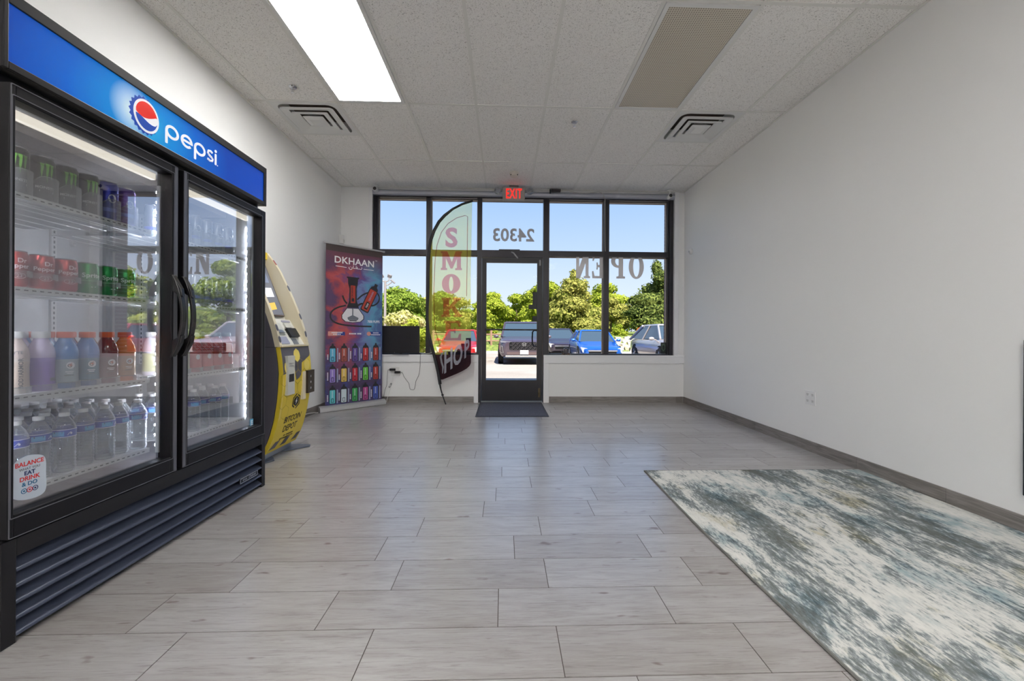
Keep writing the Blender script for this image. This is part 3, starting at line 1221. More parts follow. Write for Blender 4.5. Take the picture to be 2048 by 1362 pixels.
# shelves
M_wire = pm('white wire shelf', (232, 233, 232), .4)
G_lane = clear_glass('clear lane plastic', (242, 244, 244), 1.45, edge=((225, 228, 230), .5, .5, .14))
SH = [1.447, 1.131, .768, .452]
sec = [(1.362, 1.935), (2.052, 2.628)]
for si, (ya_, yb_) in enumerate(sec):
    for k, z in enumerate(SH):
        f = MB()
        xf, xb = -1.622, -2.19
        f.box(xf - .003, xf, ya_, yb_, z - .022, z - .002, 0)
        n = int((yb_ - ya_) / .0135)
        for q in range(n):
            y = ya_ + .005 + q * (yb_ - ya_ - .01) / (n - 1)
            f.box(xb, xf - .003, y - .0014, y + .0014, z - .004, z - .001, 0)
        for q in range(7):
            x = xf - .02 - q * .09
            f.box(x - .002, x + .002, ya_, yb_, z - .008, z - .004, 0)
        n = int((yb_ - ya_) / .024)
        for q in range(n):
            y = ya_ + .012 + q * .024
            f.box(xf, xf + .0006, y - .006, y + .006, z - .014, z - .010, 1)
        f.box(xf - .045, xf - .041, ya_, yb_, z - .034, z - .028, 0)
        sh_ = f.build('shelf', [M_wire, M_slot], cool, world=True)
        if k < 3:
            nl = 6
            f = MB()
            for q in range(nl):
                yc = 1.447 + .0815 * q if si == 0 else 2.085 + .0845 * q
                rr = .0405
                zt, zb2 = {0: (.082, .0), 1: (.055, .034), 2: (.022, .0)}[k]
                pts = []
                for a in range(-90, 91, 15):
                    bulge = zt if k else zt - .022 * (1 - math.cos(R(a)) ** .5) * 0 - .03 * abs(math.sin(R(a))) ** 6
                    pts.append((-1.660 + rr * math.cos(R(a)) * .92, yc + rr * math.sin(R(a)), bulge))
                vs = [(p[0], p[1], z + zb2) for p in pts] + [(p[0], p[1], z + p[2]) for p in pts]
                m_ = len(pts)
                f.add(vs, [(i, i + 1, m_ + i + 1, m_ + i) for i in range(m_ - 1)])
                if k != 1:
                    f.tube([(p[0], p[1], z + p[2]) for p in pts], .0016, 5)
                f.box(-2.1, -1.665, yc + .0412, yc + .0428, z + .001, z + .03)
            lo = f.build('lane_divider', G_lane, sh_, smooth=50)
            lo.data.transform(Matrix.Translation((1.905, -1.995, 0)))

# ---------------------------------------------------------------- drinks
def wrap(mb, txt, size, r, z, ang, m, bold=0.01, sx=1.0, vertical=False, align='CENTER'):
    def fn(u, v, h):
        if vertical:
            u, v = -v, u
        a = R(ang) + u / r
        return ((r + .0004 + h) * math.cos(a), (r + .0004 + h) * math.sin(a), z + v)
    mb.text(txt, size, fn, m, bold=bold, ext=.0002, sx=sx, align=align)


def wpoly(mb, poly, r, z, ang, m, lift=.0005):
    def fn(u, v, h):
        a = R(ang) + u / r
        return ((r + lift + h) * math.cos(a), (r + lift + h) * math.sin(a), z + v)
    mb.prism(poly, .0002, fn, m, back=False)


M_can = pm('can aluminium', (190, 192, 196), .25, .9)
FACE = -22    # printed fronts are turned a little towards the entrance of the aisle


def can(name, label, cat, group, h, r, body, cap_m, art, loc):
    t_ = thing(name, label, cat, loc, group=group)
    f = MB()
    f.lathe([(r * .78, 0), (r * .82, .001), (r, .010), (r, h - .016), (r * .86, h - .004)], 28, m=0, cap=True)
    f.build('body', body, t_, smooth=40)
    f = MB()
    f.lathe([(r * .86, h - .0042), (r * .885, h - .001), (r * .86, h), (r * .82, h - .004), (0, h - .004)], 28)
    f.prism(ell(.006, 0, .011, .007, 12), .0012, lambda u, v, hh: (u, v, h - .0035 + hh))
    f.build('lid', cap_m, t_, smooth=40)
    f = MB()
    mats = art(f, r, h)
    f.build('print', mats, t_)
    return t_


def art_energy(green):
    def fn(f, r, h):
        claw = [(-.003, 0), (-.001, -.012), (-.002, -.030), (0, -.062), (.003, -.034), (.0045, -.020), (.0055, -.004), (.007, .004), (-.004, .006)]
        for dx, sc in ((-.013, .8), (0, 1.0), (.012, .85)):
            wpoly(f, [(dx + p[0] * 1.05, p[1] * sc) for p in claw], r, h * .80, FACE, 0)
        wrap(f, 'MONSTER', .0125, r, h * .255, FACE, 1, bold=.02)
        wpoly(f, [(-.018, 0), (.018, 0), (.018, .007), (-.018, .007)], r, h * .175, FACE, 1)
        return [pm('claw green', (120, 196, 60), .4), M_wprint]
    return fn


def art_plain(txt, col):
    def fn(f, r, h):
        wpoly(f, ell(0, 0, .013, .018, 16), r, h * .55, FACE, 0)
        f.lathe([(r + .0004, h * .20), (r + .0004, h * .30)], 28, m=1, cap=False)
        return [M_wprint, pm('blue band', col, .35, .4)]
    return fn


def art_pepper(f, r, h):
    wrap(f, 'Dr', .021, r, h * .67, FACE + 12, 0, bold=.016)
    wrap(f, 'Pepper', .0205, r, h * .52, FACE - 4, 0, bold=.018)

    def fn(u, v, hh):
        a = R(FACE) + u / r
        return ((r + .0006 + hh) * math.cos(a), (r + .0006 + hh) * math.sin(a), h * .30 + v)
    f.ring(ell(0, 0, .017, .0095, 24), ell(0, 0, .0155, .008, 24), .0002, fn, 0)
    wrap(f, '23', .0145, r, h * .26, FACE, 0, bold=.012)
    return [M_wprint]


def art_sprite(f, r, h):
    wrap(f, 'Sprite', .0245, r, h * .52, FACE, 0, bold=.022)
    f.lathe([(r + .0003, h * .40), (r + .0003, h * .425)], 28, m=1, cap=False)
    wpoly(f, [(-.004, 0), (.012, .001), (.012, .003), (-.004, .002)], r, h * .2, FACE, 0)
    return [M_wprint, pm('pale green line', (150, 214, 160), .4)]


Bk_can = pm('black can', (28, 27, 27), .28, .5)
Bl_can = pm('blue can', (44, 50, 150), .28, .6)
Pu_can = pm('purple can', (96, 70, 150), .28, .6)
Sil_can = pm('silver can', (185, 190, 198), .25, .7)
Rd_can = pm('maroon can', (176, 58, 52), .26, .5)
Gr_can = pm('green can', (12, 140, 62), .26, .5)
YS = [1.447 + .0815 * k for k in range(6)]
YS2 = [2.085 + .0845 * k for k in range(6)]
XFR = -1.662


def row_of(protos, ys, z, depth, step, wordfn, group):
    """protos[i] is the source thing for lane i; copies run back into the lane"""
    for i, y in enumerate(ys):
        p = protos[i]
        for j in range(depth):
            x = XFR - j * step
            lab = wordfn(i, j)
            if lab is None:
                continue
            src, used = p
            if not used[0]:
                src.location = (x, y, z)
                src['label'] = lab
                src['group'] = group
                used[0] = True
            else:
                dup(src, (x, y, z), label=lab, group=group)


ordn = ['first', 'second', 'third', 'fourth', 'fifth', 'sixth', 'seventh']
Z0 = SH[0]
e_bk = (can('energy_can', '', 'can', '', .157, .033, Bk_can, M_can, art_energy(True), (0, 0, 0)), [False])
e_bl = (can('energy_can', '', 'can', '', .157, .033, Bl_can, M_can, art_plain('ENERGY', (120, 130, 220)), (0, 0, 0)), [False])
e_pu = (can('energy_can', '', 'can', '', .157, .033, Pu_can, M_can, art_plain('ENERGY', (170, 150, 220)), (0, 0, 0)), [False])
lanes = [e_bk, e_bk, e_bk, e_bk, e_bl, e_pu]


def w_en(i, j):
    if i < 4:
        n = ['first', 'second', 'third', 'fourth'][i]
        return ('black energy drink can with green claw mark, ' + n + ' in the top shelf front row') if j == 0 else 'black energy drink can standing behind the front row on the top shelf'
    if i == 4:
        return 'dark blue energy drink can beside the black cans on the top shelf' if j == 0 else 'dark blue energy can standing behind the front dark blue one'
    return ('purple energy drink can between the blue can and the cooler mullion') if j == 0 else 'purple energy can standing behind the front purple one'


row_of(lanes, YS, Z0, 3, .075, w_en, 'energy drink cans on the top shelf')
s_rd = (can('soda_can', '', 'can', '', .122, .033, Rd_can, M_can, art_pepper, (0, 0, 0)), [False])
s_gr = (can('soda_can', '', 'can', '', .122, .033, Gr_can, M_can, art_sprite, (0, 0, 0)), [False])
lanes = [s_rd, s_rd, s_rd, s_gr, s_gr, s_gr]


def w_so(i, j):
    n = ordn[i] if i < 3 else ordn[i - 3]
    c = 'red soda can marked 23' if i < 3 else 'green lemon-lime soda can'
    if j == 0:
        return '%s, %s %s one in the second shelf front row' % (c, n, 'red' if i < 3 else 'green')
    return '%s standing behind the front row on the second shelf' % c


row_of(lanes, YS, SH[1], 3, .075, w_so, 'soda cans on the second shelf')

# sports bottles
M_orange = pm('orange cap', (236, 98, 40), .4)
M_wcap = pm('white cap', (232, 232, 230), .4)
M_clearb = pm('clear label', (205, 212, 214), .35)


def sport(liq, liq2, cap, lower, art):
    t_ = thing('sports_bottle', '', 'bottle')
    r = .0365
    prof = [(.030, 0, 0), (.034, .006, 0), (r, .02, 1), (r * .955, .05, 1), (r * .955, .10, 1), (r, .108, 0), (r * .96, .113, 0), (r, .118, 2), (r * .985, .135, 2), (r * .90, .152, 2), (r * .72, .168, 2), (.020, .180, 2), (.0185, .184, 2), (.0185, .190, 2)]
    f = MB()
    f.lathe(prof, 26)
    f.build('body', [pm('liq %d %d %d' % liq, liq, .18, spec=.7, coat=.5), pm('low %d %d %d' % lower, lower, .2, spec=.7, coat=.4), pm('liq %d %d %d' % liq2, liq2, .15, spec=.8, coat=.6)], t_, smooth=50)
    f = MB()
    f.lathe([(.0225, .188), (.0235, .190), (.0235, .208), (.0215, .211), (0, .211)], 24)
    f.build('cap', cap, t_, smooth=40)
    f = MB()
    ms = art(f, r)
    f.build('print', ms, t_)
    return (t_, [False])


def art_ba(pink):
    def fn(f, r):
        if not pink:
            wpoly(f, rrect(-.010, .010, -.006, .006, .003, 2), r, .04, FACE + 30, 1)
        if pink:
            wrap(f, 'BODYARMOR', .0165, r * .99, .018, FACE + 14, 0, bold=.02, vertical=True, align='LEFT')
            wrap(f, 'LYTE', .014, r * .97, .135, FACE - 10, 1, bold=.015)
            wpoly(f, rrect(-.02, -.004, -.03, .03, .006), r, .075, FACE - 18, 2)
            wpoly(f, rrect(-.02, -.004, -.012, .010, .004), r, .028, FACE - 18, 3)
        return [M_bprint, pm('grey print', (90, 92, 100), .5), pm('pink art', (232, 130, 128), .4), pm('yellow art', (240, 214, 90), .4)]
    return fn


def art_g(f, r):
    wpoly(f, ell(0, 0, .012, .013, 20), r, .085, FACE, 0)
    wpoly(f, [(-.002, -.010), (.006, .001), (.001, .002), (.004, .010), (-.006, -.001), (.0, -.001)], r, .085, FACE, 1, lift=.0009)
    wrap(f, 'G', .018, r + .0005, .078, FACE - 4, 2, bold=.02)
    for q_, w_ in ((.060, .014), (.054, .010), (.046, .016)):
        wpoly(f, [(-w_, 0), (w_ * .6, 0), (w_ * .6, .003), (-w_, .003)], r, q_, FACE, 2 if q_ < .05 else 0)
    return [M_wprint, M_orange, pm('grey print', (90, 92, 100), .5)]


b_pk = sport((236, 220, 206), (228, 206, 196), M_wcap, (238, 216, 196), art_ba(True))
b_pu = sport((140, 110, 190), (206, 190, 222), M_wcap, (136, 104, 186), art_ba(False))
b_bl = sport((30, 120, 190), (30, 128, 204), M_orange, (170, 188, 196), art_g)
b_b2 = sport((20, 104, 180), (14, 112, 196), M_orange, (60, 120, 150), art_g)
b_rd = sport((130, 24, 26), (136, 30, 30), M_orange, (110, 60, 50), art_g)
b_or = sport((240, 130, 30), (244, 138, 36), M_orange, (196, 150, 110), art_g)
lanes = [b_pk, b_pu, b_bl, b_b2, b_rd, b_or]
nm = ['pale pink white-capped sports bottle at the shelf end', 'purple white-capped sports bottle', 'light blue orange-capped sports bottle', 'deep blue orange-capped sports bottle', 'dark red orange-capped sports bottle', 'orange sports bottle next to the cooler mullion']
row_of(lanes, YS, SH[2], 3, .078, lambda i, j: nm[i] + (', front of its lane' if j == 0 else ', standing behind another of its lane'), 'sports drink bottles on the third shelf')

# second bay: pale cans, red bottles
s_si = (can('soda_can', '', 'can', '', .157, .033, Sil_can, M_can, art_plain('ZERO', (170, 176, 186)), (0, 0, 0)), [False])
row_of([s_si] * 6, YS2, SH[0], 2, .075, lambda i, j: ('silver can, %s from the mullion, on the far bay top shelf' % ordn[i]) if j == 0 else 'silver can behind the front row on the far bay top shelf', 'silver cans in the far bay')
row_of([s_si] * 6, YS2, SH[1], 1, .075, lambda i, j: 'silver can, %s from the mullion, on the far bay second shelf' % ordn[i], 'silver cans in the far bay')


def art_none(f, r):
    wpoly(f, ell(0, 0, .010, .014, 14), r, .08, FACE, 0)
    return [M_wprint]


b_r2 = sport((190, 40, 36), (186, 36, 34), M_wcap, (206, 66, 54), art_none)
b_w2 = sport((214, 206, 214), (220, 214, 220), M_wcap, (196, 196, 150), art_none)
row_of([b_w2, b_w2, b_r2, b_r2, b_r2, b_r2], YS2, SH[2], 2, .078,
       lambda i, j: ('%s juice bottle, %s from the mullion, on the far bay third shelf' % ('pale' if i < 2 else 'red', ordn[i])) if j == 0 else '%s juice bottle behind the front row in the far bay' % ('pale' if i < 2 else 'red'), 'juice bottles in the far bay')

# water bottles
M_pet = clear_glass('clear bottle plastic', (236, 240, 242), 1.62, .02, edge=((236, 240, 244), .5, .50, .02))
M_wlab = pm('label blue', (34, 66, 170), .4)
M_wlab2 = pm('label light blue', (86, 170, 222), .4)
M_wcap2 = pm('bottle cap white', (238, 238, 238), .35, emit=(238, 238, 238), estr=0.0)
wb = thing('water_bottle', '', 'bottle')
prof = [(.026, .002), (.029, 0), (.032, .008)]
for k in range(9):
    z = .016 + k * .0125
    prof += [(.0325, z), (.0300, z + .006)]
prof += [(.0320, .128), (.0322, .132), (.0322, .160), (.0318, .164), (.0300, .172), (.0235, .188), (.0145, .202), (.0125, .206), (.0125, .210)]
f = MB()
f.lathe(prof, 20, cap=False)
f.build('body', M_pet, wb, smooth=60)
f = MB()
f.lathe([(.0140, .207), (.0150, .208), (.0150, .2195), (.0135, .2215), (0, .2215)], 16)
f.build('cap', M_wcap2, wb, smooth=40)
f = MB()
f.lathe([(.0328, .131), (.0328, .134, ), (.0328, .158), (.0328, .161)], 24, m=0, cap=False)
for a0, a1, m_ in ((-70, -10, 1), (120, 200, 1)):
    P = [(R(a0 + (a1 - a0) * k / 8) * .0328, 0) for k in range(9)]
    wpoly(f, [(p[0], .001) for p in P] + [(p[0], .018) for p in P[::-1]], .0332, .135, 0, m_)
for z in (.1315, .1585):
    f.lathe([(.0333, z), (.0333, z + .002)], 24, m=2, cap=False)
wpoly(f, rrect(-.012, .012, 0, .006, .002, 2), .0336, .1475, -38, 3)
wpoly(f, [(-.006, .0), (-.004, .0), (.006, .012), (.004, .012)], .0336, .139, 12, 2)
wpoly(f, ell(0, 0, .003, .004, 10), .0336, .145, 22, 2)
f.build('label_band', [M_wlab, M_wlab2, M_wprint, pm('label dark lozenge', (60, 60, 66), .4)], wb, smooth=60)
wu = [False]


def place_w(x, y, z, rz, lab):
    if not wu[0]:
        wb.location = (x, y, z)
        wb.rotation_euler = (0, 0, rz)
        wb['label'] = lab
        wb['group'] = 'water bottles on the lowest shelf'
        wu[0] = True
    else:
        dup(wb, (x, y, z), rotz=rz, label=lab, group='water bottles on the lowest shelf')


for i in range(7):
    for j in range(6):
        x = XFR - .004 - j * .071 - (.012 if i % 2 else 0)
        y = 1.455 + i * .0785 + random.uniform(-.003, .003)
        if j == 0:
            lab = 'water bottle with blue label, %s in the front row of the near bay' % ordn[i]
        else:
            lab = 'water bottle standing behind the front row on the near bay lowest shelf'
        place_w(x, y, SH[3], random.uniform(-.9, .9), lab)
for i in range(6):
    for j in range(3):
        x = XFR - .004 - j * .071 - (.01 if i % 2 else 0)
        y = 2.095 + i * .0815
        if j == 0:
            lab = 'water bottle with blue label, %s in the front row of the far bay' % ordn[i]
        else:
            lab = 'water bottle standing behind the front row on the far bay lowest shelf'
        place_w(x, y, SH[3], random.uniform(-.9, .9), lab)

# ================================================================ BITCOIN KIOSK
KY0, KY1 = 3.05, 3.51
kio = thing('cryptocurrency_kiosk', 'curved yellow and grey self-service kiosk beyond the drinks cooler', 'kiosk', (-1.95, 3.28, 0))
M_kgrey = pm('kiosk charcoal', (84, 82, 92), .45)
M_kyel = pm('kiosk yellow', (226, 200, 60), .4)
M_kcream = pm('kiosk cream', (222, 212, 186), .45)
M_kwhite = pm('kiosk white', (214, 214, 208), .4)
prof = [(.06, -1.79), (.13, -1.752), (.20, -1.725), (.33, -1.693), (.458, -1.674), (.56, -1.665), (.672, -1.661), (.78, -1.670), (.886, -1.688), (1.0, -1.714), (1.10, -1.746), (1.21, -1.787), (1.314, -1.832), (1.41, -1.876), (1.506, -1.922), (1.60, -1.985), (1.665, -2.035), (1.68, -2.08)]
Xb = -2.25


def xat(z):
    for (za, xa), (zb_, xb_) in zip(prof[:-1], prof[1:]):
        if za <= z <= zb_:
            return xa + (xb_ - xa) * (z - za) / (zb_ - za)
    return prof[-1][1]


zs = [p[0] for p in prof]
# grey back shell with side panels
f = MB()
sh_ = [(x - .035, z) for z, x in prof]
poly = sh_ + [(-2.10, 1.68), (Xb, 1.62), (Xb, .10), (-2.18, .06)]
for ya_, yb_ in ((KY0, KY0 + .02), (KY1 - .02, KY1)):
    f.prism([(p[0], p[1]) for p in poly], yb_ - ya_, lambda u, v, h, ya_=ya_: (u, ya_ + h, v))
f.box(Xb, Xb + .02, KY0 + .02, KY1 - .02, .10, 1.62)
f.build('side_shell', M_kgrey, kio, world=True, bevel=.002)
f = MB()
f.box(-2.0, -1.995, KY0 + .001, KY0 - .0015, .86, .866)
f.box(-1.99, -1.70, KY0 - .0015, KY0, .868, .871)
f.build('side_seam', M_dark, kio, world=True)
# lower front door: curved skin with printed hexagons


def skin(zlist, y0_, y1_, off=0.0, th=.03):
    f_ = MB()
    vs = []
    for z in zlist:
        x = xat(z) + off
        vs += [(x, y0_, z), (x, y1_, z), (x - th, y1_, z), (x - th, y0_, z)]
    fs = []
    for i in range(len(zlist) - 1):
        for j in range(4):
            l = (j + 1) % 4
            fs.append((i * 4 + j, i * 4 + l, i * 4 + 4 + l, i * 4 + 4 + j))
    fs.append((0, 3, 2, 1))
    k = (len(zlist) - 1) * 4
    fs.append((k, k + 1, k + 2, k + 3))
    return f_.add(vs, fs)


zl = [.06 + (.872 - .06) * k / 20 for k in range(21)]
front = skin(zl, KY0 + .004, KY1 - .004).build('front_door', M_kyel, kio, world=True, smooth=40)


def kf(u, v, h):       # on the curved front: u along Y, v = z
    return (xat(v) + .0012 + h, u, v)


def kdiv(poly, m, mb, h=.0004, step=.02):
    """print a convex polygon on the curved skin as horizontal strips"""
    zs_ = [p[1] for p in poly]
    z0_, z1_ = min(zs_), max(zs_)
    n_ = max(1, int((z1_ - z0_) / step))

    def span(z):
        xs = []
        for (a, b_) in zip(poly, poly[1:] + poly[:1]):
            if (a[1] - z) * (b_[1] - z) <= 0 and abs(a[1] - b_[1]) > 1e-9:
                xs.append(a[0] + (b_[0] - a[0]) * (z - a[1]) / (b_[1] - a[1]))
        return (min(xs), max(xs)) if len(xs) >= 2 else None
    prev = None
    for i in range(n_ + 1):
        z = z0_ + 1e-5 + (z1_ - z0_ - 2e-5) * i / n_
        s_ = span(z)
        if s_ and prev:
            mb.quad(kf(prev[0], prev[2], h), kf(prev[1], prev[2], h), kf(s_[1], z, h), kf(s_[0], z, h), m)
        prev = (s_[0], s_[1], z) if s_ else None


f = MB()
hx = lambda cy, cz, r_: [(cy + r_ * math.cos(R(30 + 60 * k)), cz + r_ * 1.0 * math.sin(R(30 + 60 * k))) for k in range(6)]
# charcoal upper patch, yellow hexagons biting into it
kdiv([(KY0 + .01, .868), (KY1 - .01, .868), (KY1 - .01, .79), (KY0 + .20, .70), (KY0 + .01, .66)], 0, f)
kdiv([(KY0 + .17, .72), (KY0 + .30, .74), (KY0 + .28, .63), (KY0 + .21, .60)], 0, f)
r_ = .058
dx, dz = r_ * math.sqrt(3), r_ * 1.5
cells = []
for row in range(6):
    for q in range(6):
        cells.append((KY0 + .03 + q * dx + (dx / 2 if row % 2 else 0), .80 - row * dz, row, q))
for cy_, cz_, row, q in cells:
    if cy_ < KY0 + .01 or cy_ > KY1 - .05:
        continue
    if (row == 0 and q in (2, 4)) or (row == 1 and q in (0, 3)):
        kdiv(hx(cy_, cz_, r_ * .95), 1, f, .0008)
    if row >= 1 and (row < 4 or q in (0, 4)):
        P = hx(cy_, cz_, r_ * .97)
        for a, b_ in zip(P, P[1:] + P[:1]):
            d_ = Vector((b_[0] - a[0], b_[1] - a[1]))
            nn_ = Vector((-d_.y, d_.x)).normalized() * .0011
            if min(a[1], b_[1]) < .2 or max(a[0], b_[0]) > KY1 - .004:
                continue
            f.quad(kf(a[0] - nn_.x, a[1] - nn_.y, .0012), kf(b_[0] - nn_.x, b_[1] - nn_.y, .0012), kf(b_[0] + nn_.x, b_[1] + nn_.y, .0012), kf(a[0] + nn_.x, a[1] + nn_.y, .0012), 2)
for a in (KY0 + .02, KY0 + .17, KY0 + .34):
    kdiv([(a, .085), (a + .085, .085), (a + .11, .14), (a + .045, .14)], 0, f)
kdiv([(KY0 + .006, .30), (KY0 + .03, .33), (KY0 + .02, .62), (KY0 + .006, .66)], 1, f)
f.build('door_print', [M_kgrey, pm('kiosk pale yellow', (232, 210, 104), .4), pm('hex line', (170, 150, 50), .5)], kio, world=True)
# emblem and lettering
f = MB()
ec, ez = 3.285, .43
for ro, ri in ((.066, .054),):
    A = hx(ec, ez, ro)
    B = hx(ec, ez, ri)
    for k in range(6):
        if k in (0, 3):
            continue
        f.quad(kf(A[k][0], A[k][1], .002), kf(A[(k + 1) % 6][0], A[(k + 1) % 6][1], .002), kf(B[(k + 1) % 6][0], B[(k + 1) % 6][1], .002), kf(B[k][0], B[k][1], .002), 0)
    for k in (0, 3):
        m_ = .62
        P = [A[k], tuple(A[k][j] + (A[(k + 1) % 6][j] - A[k][j]) * m_ for j in (0, 1)), tuple(B[k][j] + (B[(k + 1) % 6][j] - B[k][j]) * m_ for j in (0, 1)), B[k]]
        f.quad(*[kf(p[0], p[1], .002) for p in P], 0)
f.add([kf(p[0], p[1], .002) for p in hx(ec, ez, .043)], [(0, 1, 2, 3, 4, 5)], 0)
f.prism([(ec + .008, ez + .030), (ec - .016, ez - .004), (ec - .002, ez - .004), (ec - .008, ez - .030), (ec + .016, ez + .004), (ec + .002, ez + .004)], .0006, lambda u, v, h: kf(u, v, .0024 + h), 1)
f.text('BITCOIN', .068, lambda u, v, h: kf(3.275 + u, .275 + v, .0016 + h), 0, bold=.004, shear=.18, sx=.98)
f.text('DEPOT', .068, lambda u, v, h: kf(3.262 + u, .205 + v, .0016 + h), 0, bold=.004, shear=.18, sx=.98)
f.prism([(3.20, .166), (3.225, .166), (3.228, .174), (3.203, .174)], .0004, lambda u, v, h: kf(u, v, .0016 + h), 0)
f.prism([(3.24, .166), (3.345, .166), (3.348, .174), (3.243, .174)], .0004, lambda u, v, h: kf(u, v, .0016 + h), 0)
f.text('BITCOINDEPOT.COM', .0205, lambda u, v, h: kf(3.255 + u, .142 + v, .0016 + h), 0, bold=.02, shear=.2)
f.build('lettering', [M_bprint, M_wprint], kio, world=True)
# cheeks framing the recess, cream rims
for ya_, yb_, nm_ in ((KY0 + .002, KY0 + .034, 'near'), (KY1 - .034, KY1 - .002, 'far')):
    f = skin([.872 + (1.66 - .872) * k / 24 for k in range(25)], ya_, yb_, .004, .26)
    f.build('recess_cheek', M_kcream, kio, world=True, smooth=40)
f = MB()
for cz_, yy in ((.93, KY0 + .018), (1.02, KY0 + .018), (1.12, KY1 - .018), (.97, KY1 - .018), (1.30, KY0 + .018), (1.36, KY1 - .018)):
    P = hx(yy, cz_, .03)
    P = [(min(max(p[0], yy - .0155), yy + .0155), p[1]) for p in P]
    f.add([(xat(p[1]) + .0055, p[0], p[1]) for p in P], [(0, 1, 2, 3, 4, 5)])
f.build('rim_print', M_kgrey, kio, world=True)
f = MB()
f.box(-2.20, -2.02, KY0 + .03, KY1 - .03, 1.60, 1.66)
f.build('top_cap', M_kyel, kio, world=True, bevel=.004)
f = MB()
# sloped back board of the recess
f.prism([(-2.055, 1.62), (-2.06, 1.60), (-1.865, 1.09), (-1.83, 1.09), (-1.83, 1.07), (-2.20, 1.07), (-2.20, 1.62)][::-1], KY1 - KY0 - .06, lambda u, v, h: (u, KY0 + .03 + h, v))
f.prism([(-1.83, 1.09), (-1.70, .872), (-2.20, .872), (-2.20, 1.09)][::-1], KY1 - KY0 - .06, lambda u, v, h: (u, KY0 + .03 + h, v))
f.build('recess_panel', M_kwhite, kio, world=True, bevel=.002)
# screen on the slope between z 1.10 and 1.57
sl0, sl1 = Vector((-1.872, 0, 1.108)), Vector((-2.052, 0, 1.58))
nrm = Vector((sl1.z - sl0.z, 0, -(sl1.x - sl0.x))).normalized()


def slope(u, v, h):
    p = sl0 + (sl1 - sl0) * v + nrm * (.004 + h)
    return (p.x, u, p.z)


f = MB()
f.prism(rrect(KY0 + .05, KY1 - .05, .01, .98, .01, 2), .010, slope)
sc_ = f.build('screen', pm('kiosk screen bezel', (74, 58, 54), .3), kio, world=True)
f = MB()
f.prism(rrect(KY0 + .062, KY1 - .062, .03, .96, .004, 1), .001, lambda u, v, h: slope(u, v, .0102 + h), 0)
for a0, a1, b0, b1, mm in ((.0, .5, .80, .93, 1), (.05, .9, .55, .72, 2), (.1, .9, .30, .46, 1), (.3, .8, .08, .2, 3), (.0, .35, .1, .25, 1)):
    W_ = KY1 - KY0 - .14
    f.prism([(KY0 + .07 + a0 * W_, b0), (KY0 + .07 + a1 * W_, b0 + .05), (KY0 + .07 + a1 * W_, b1 + .05), (KY0 + .07 + a0 * W_, b1)], .0006, lambda u, v, h: slope(u, v, .0114 + h), mm)
so = f.build('screen_image', [pm('screen grey', (96, 100, 112), .15, emit=(96, 100, 112), estr=.5), pm('screen white', (210, 214, 222), .2, emit=(210, 214, 222), estr=.5), pm('screen blue grey', (112, 124, 150), .2, emit=(112, 124, 150), estr=.5), pm('screen yellow', (214, 176, 84), .2, emit=(214, 176, 84), estr=.5)], sc_)
so.data.transform(Matrix.Translation((1.95, -3.28, 0)))
f = MB()
# keypad ledge
kl0, kl1 = Vector((-1.70, 0, .874)), Vector((-1.83, 0, 1.09))
kn = Vector((kl1.z - kl0.z, 0, -(kl1.x - kl0.x))).normalized()


def ledge(u, v, h):
    p = kl0 + (kl1 - kl0) * v + kn * (.001 + h)
    return (p.x, u, p.z)


f.prism(rrect(KY0 + .05, KY0 + .20, .08, .34, .01, 2), .004, ledge, 0)
f.prism(rrect(KY0 + .06, KY0 + .22, .42, .84, .02, 2), .006, ledge, 1)
f.prism([(KY0 + .07, .46), (KY0 + .20, .46), (KY0 + .16, .56), (KY0 + .09, .56)], .012, lambda u, v, h: ledge(u, v, .006 + h), 2)
f.prism(rrect(KY0 + .25, KY0 + .39, .30, .62, .01, 2), .020, ledge, 3)
f.prism(rrect(KY0 + .27, KY0 + .36, .66, .84, .01, 2), .012, ledge, 1)
f.prism(rrect(KY0 + .27, KY0 + .40, .88, .95, .01, 2), .004, ledge, 0)
for i in range(4):
    for j in range(3):
        f.prism(rrect(KY0 + .26 + j * .028, KY0 + .28 + j * .028, .06 + i * .055, .10 + i * .055, .003, 1), .003, ledge, 2)
f.build('keypad_ledge', [pm('ledge lilac grey', (150, 152, 172), .4), pm('ledge pale', (196, 198, 192), .4), M_alu, M_black], kio, world=True)
f = MB()
f.prism([(KY0 + .01, .872), (KY1 - .01, .872), (KY1 - .01, .884), (KY0 + .01, .884)], .012, lambda u, v, h: (xat(.878) + h, u, v))
f.build('ledge_lip', M_kcream, kio, world=True)
f = MB()
f.box(xat(.65) - .01, xat(.65) + .014, KY0 + .05, KY0 + .155, .50, .80, 0)
f.box(xat(.65) + .014, xat(.65) + .0155, KY0 + .07, KY0 + .14, .60, .66, 1)
f.box(xat(.65) + .014, xat(.65) + .0155, KY0 + .07, KY0 + .14, .72, .725, 2)
f.box(xat(.65) + .014, xat(.65) + .0155, KY0 + .07, KY0 + .14, .74, .745, 2)
f.build('cash_slot', [pm('slot housing', (205, 206, 200), .4), M_black, M_alu], kio, world=True)
f = MB()
f.box(xat(.55) - .01, xat(.55) + .010, KY0 + .305, KY0 + .352, .43, .66, 0)
f.box(xat(.55) - .01, xat(.55) + .030, KY0 + .352, KY1 + .004, .475, .665, 1)
for k in range(3):
    f.prism(ell(KY0 + .395, .515 + k * .05, .010, .010, 10), .002, lambda u, v, h: (xat(.55) + .030 + h, u, v), 2)
f.build('lock_box', [M_kcream, pm('bronze lock plate', (64, 54, 46), .35, .5), M_chrome], kio, world=True)
f = MB()
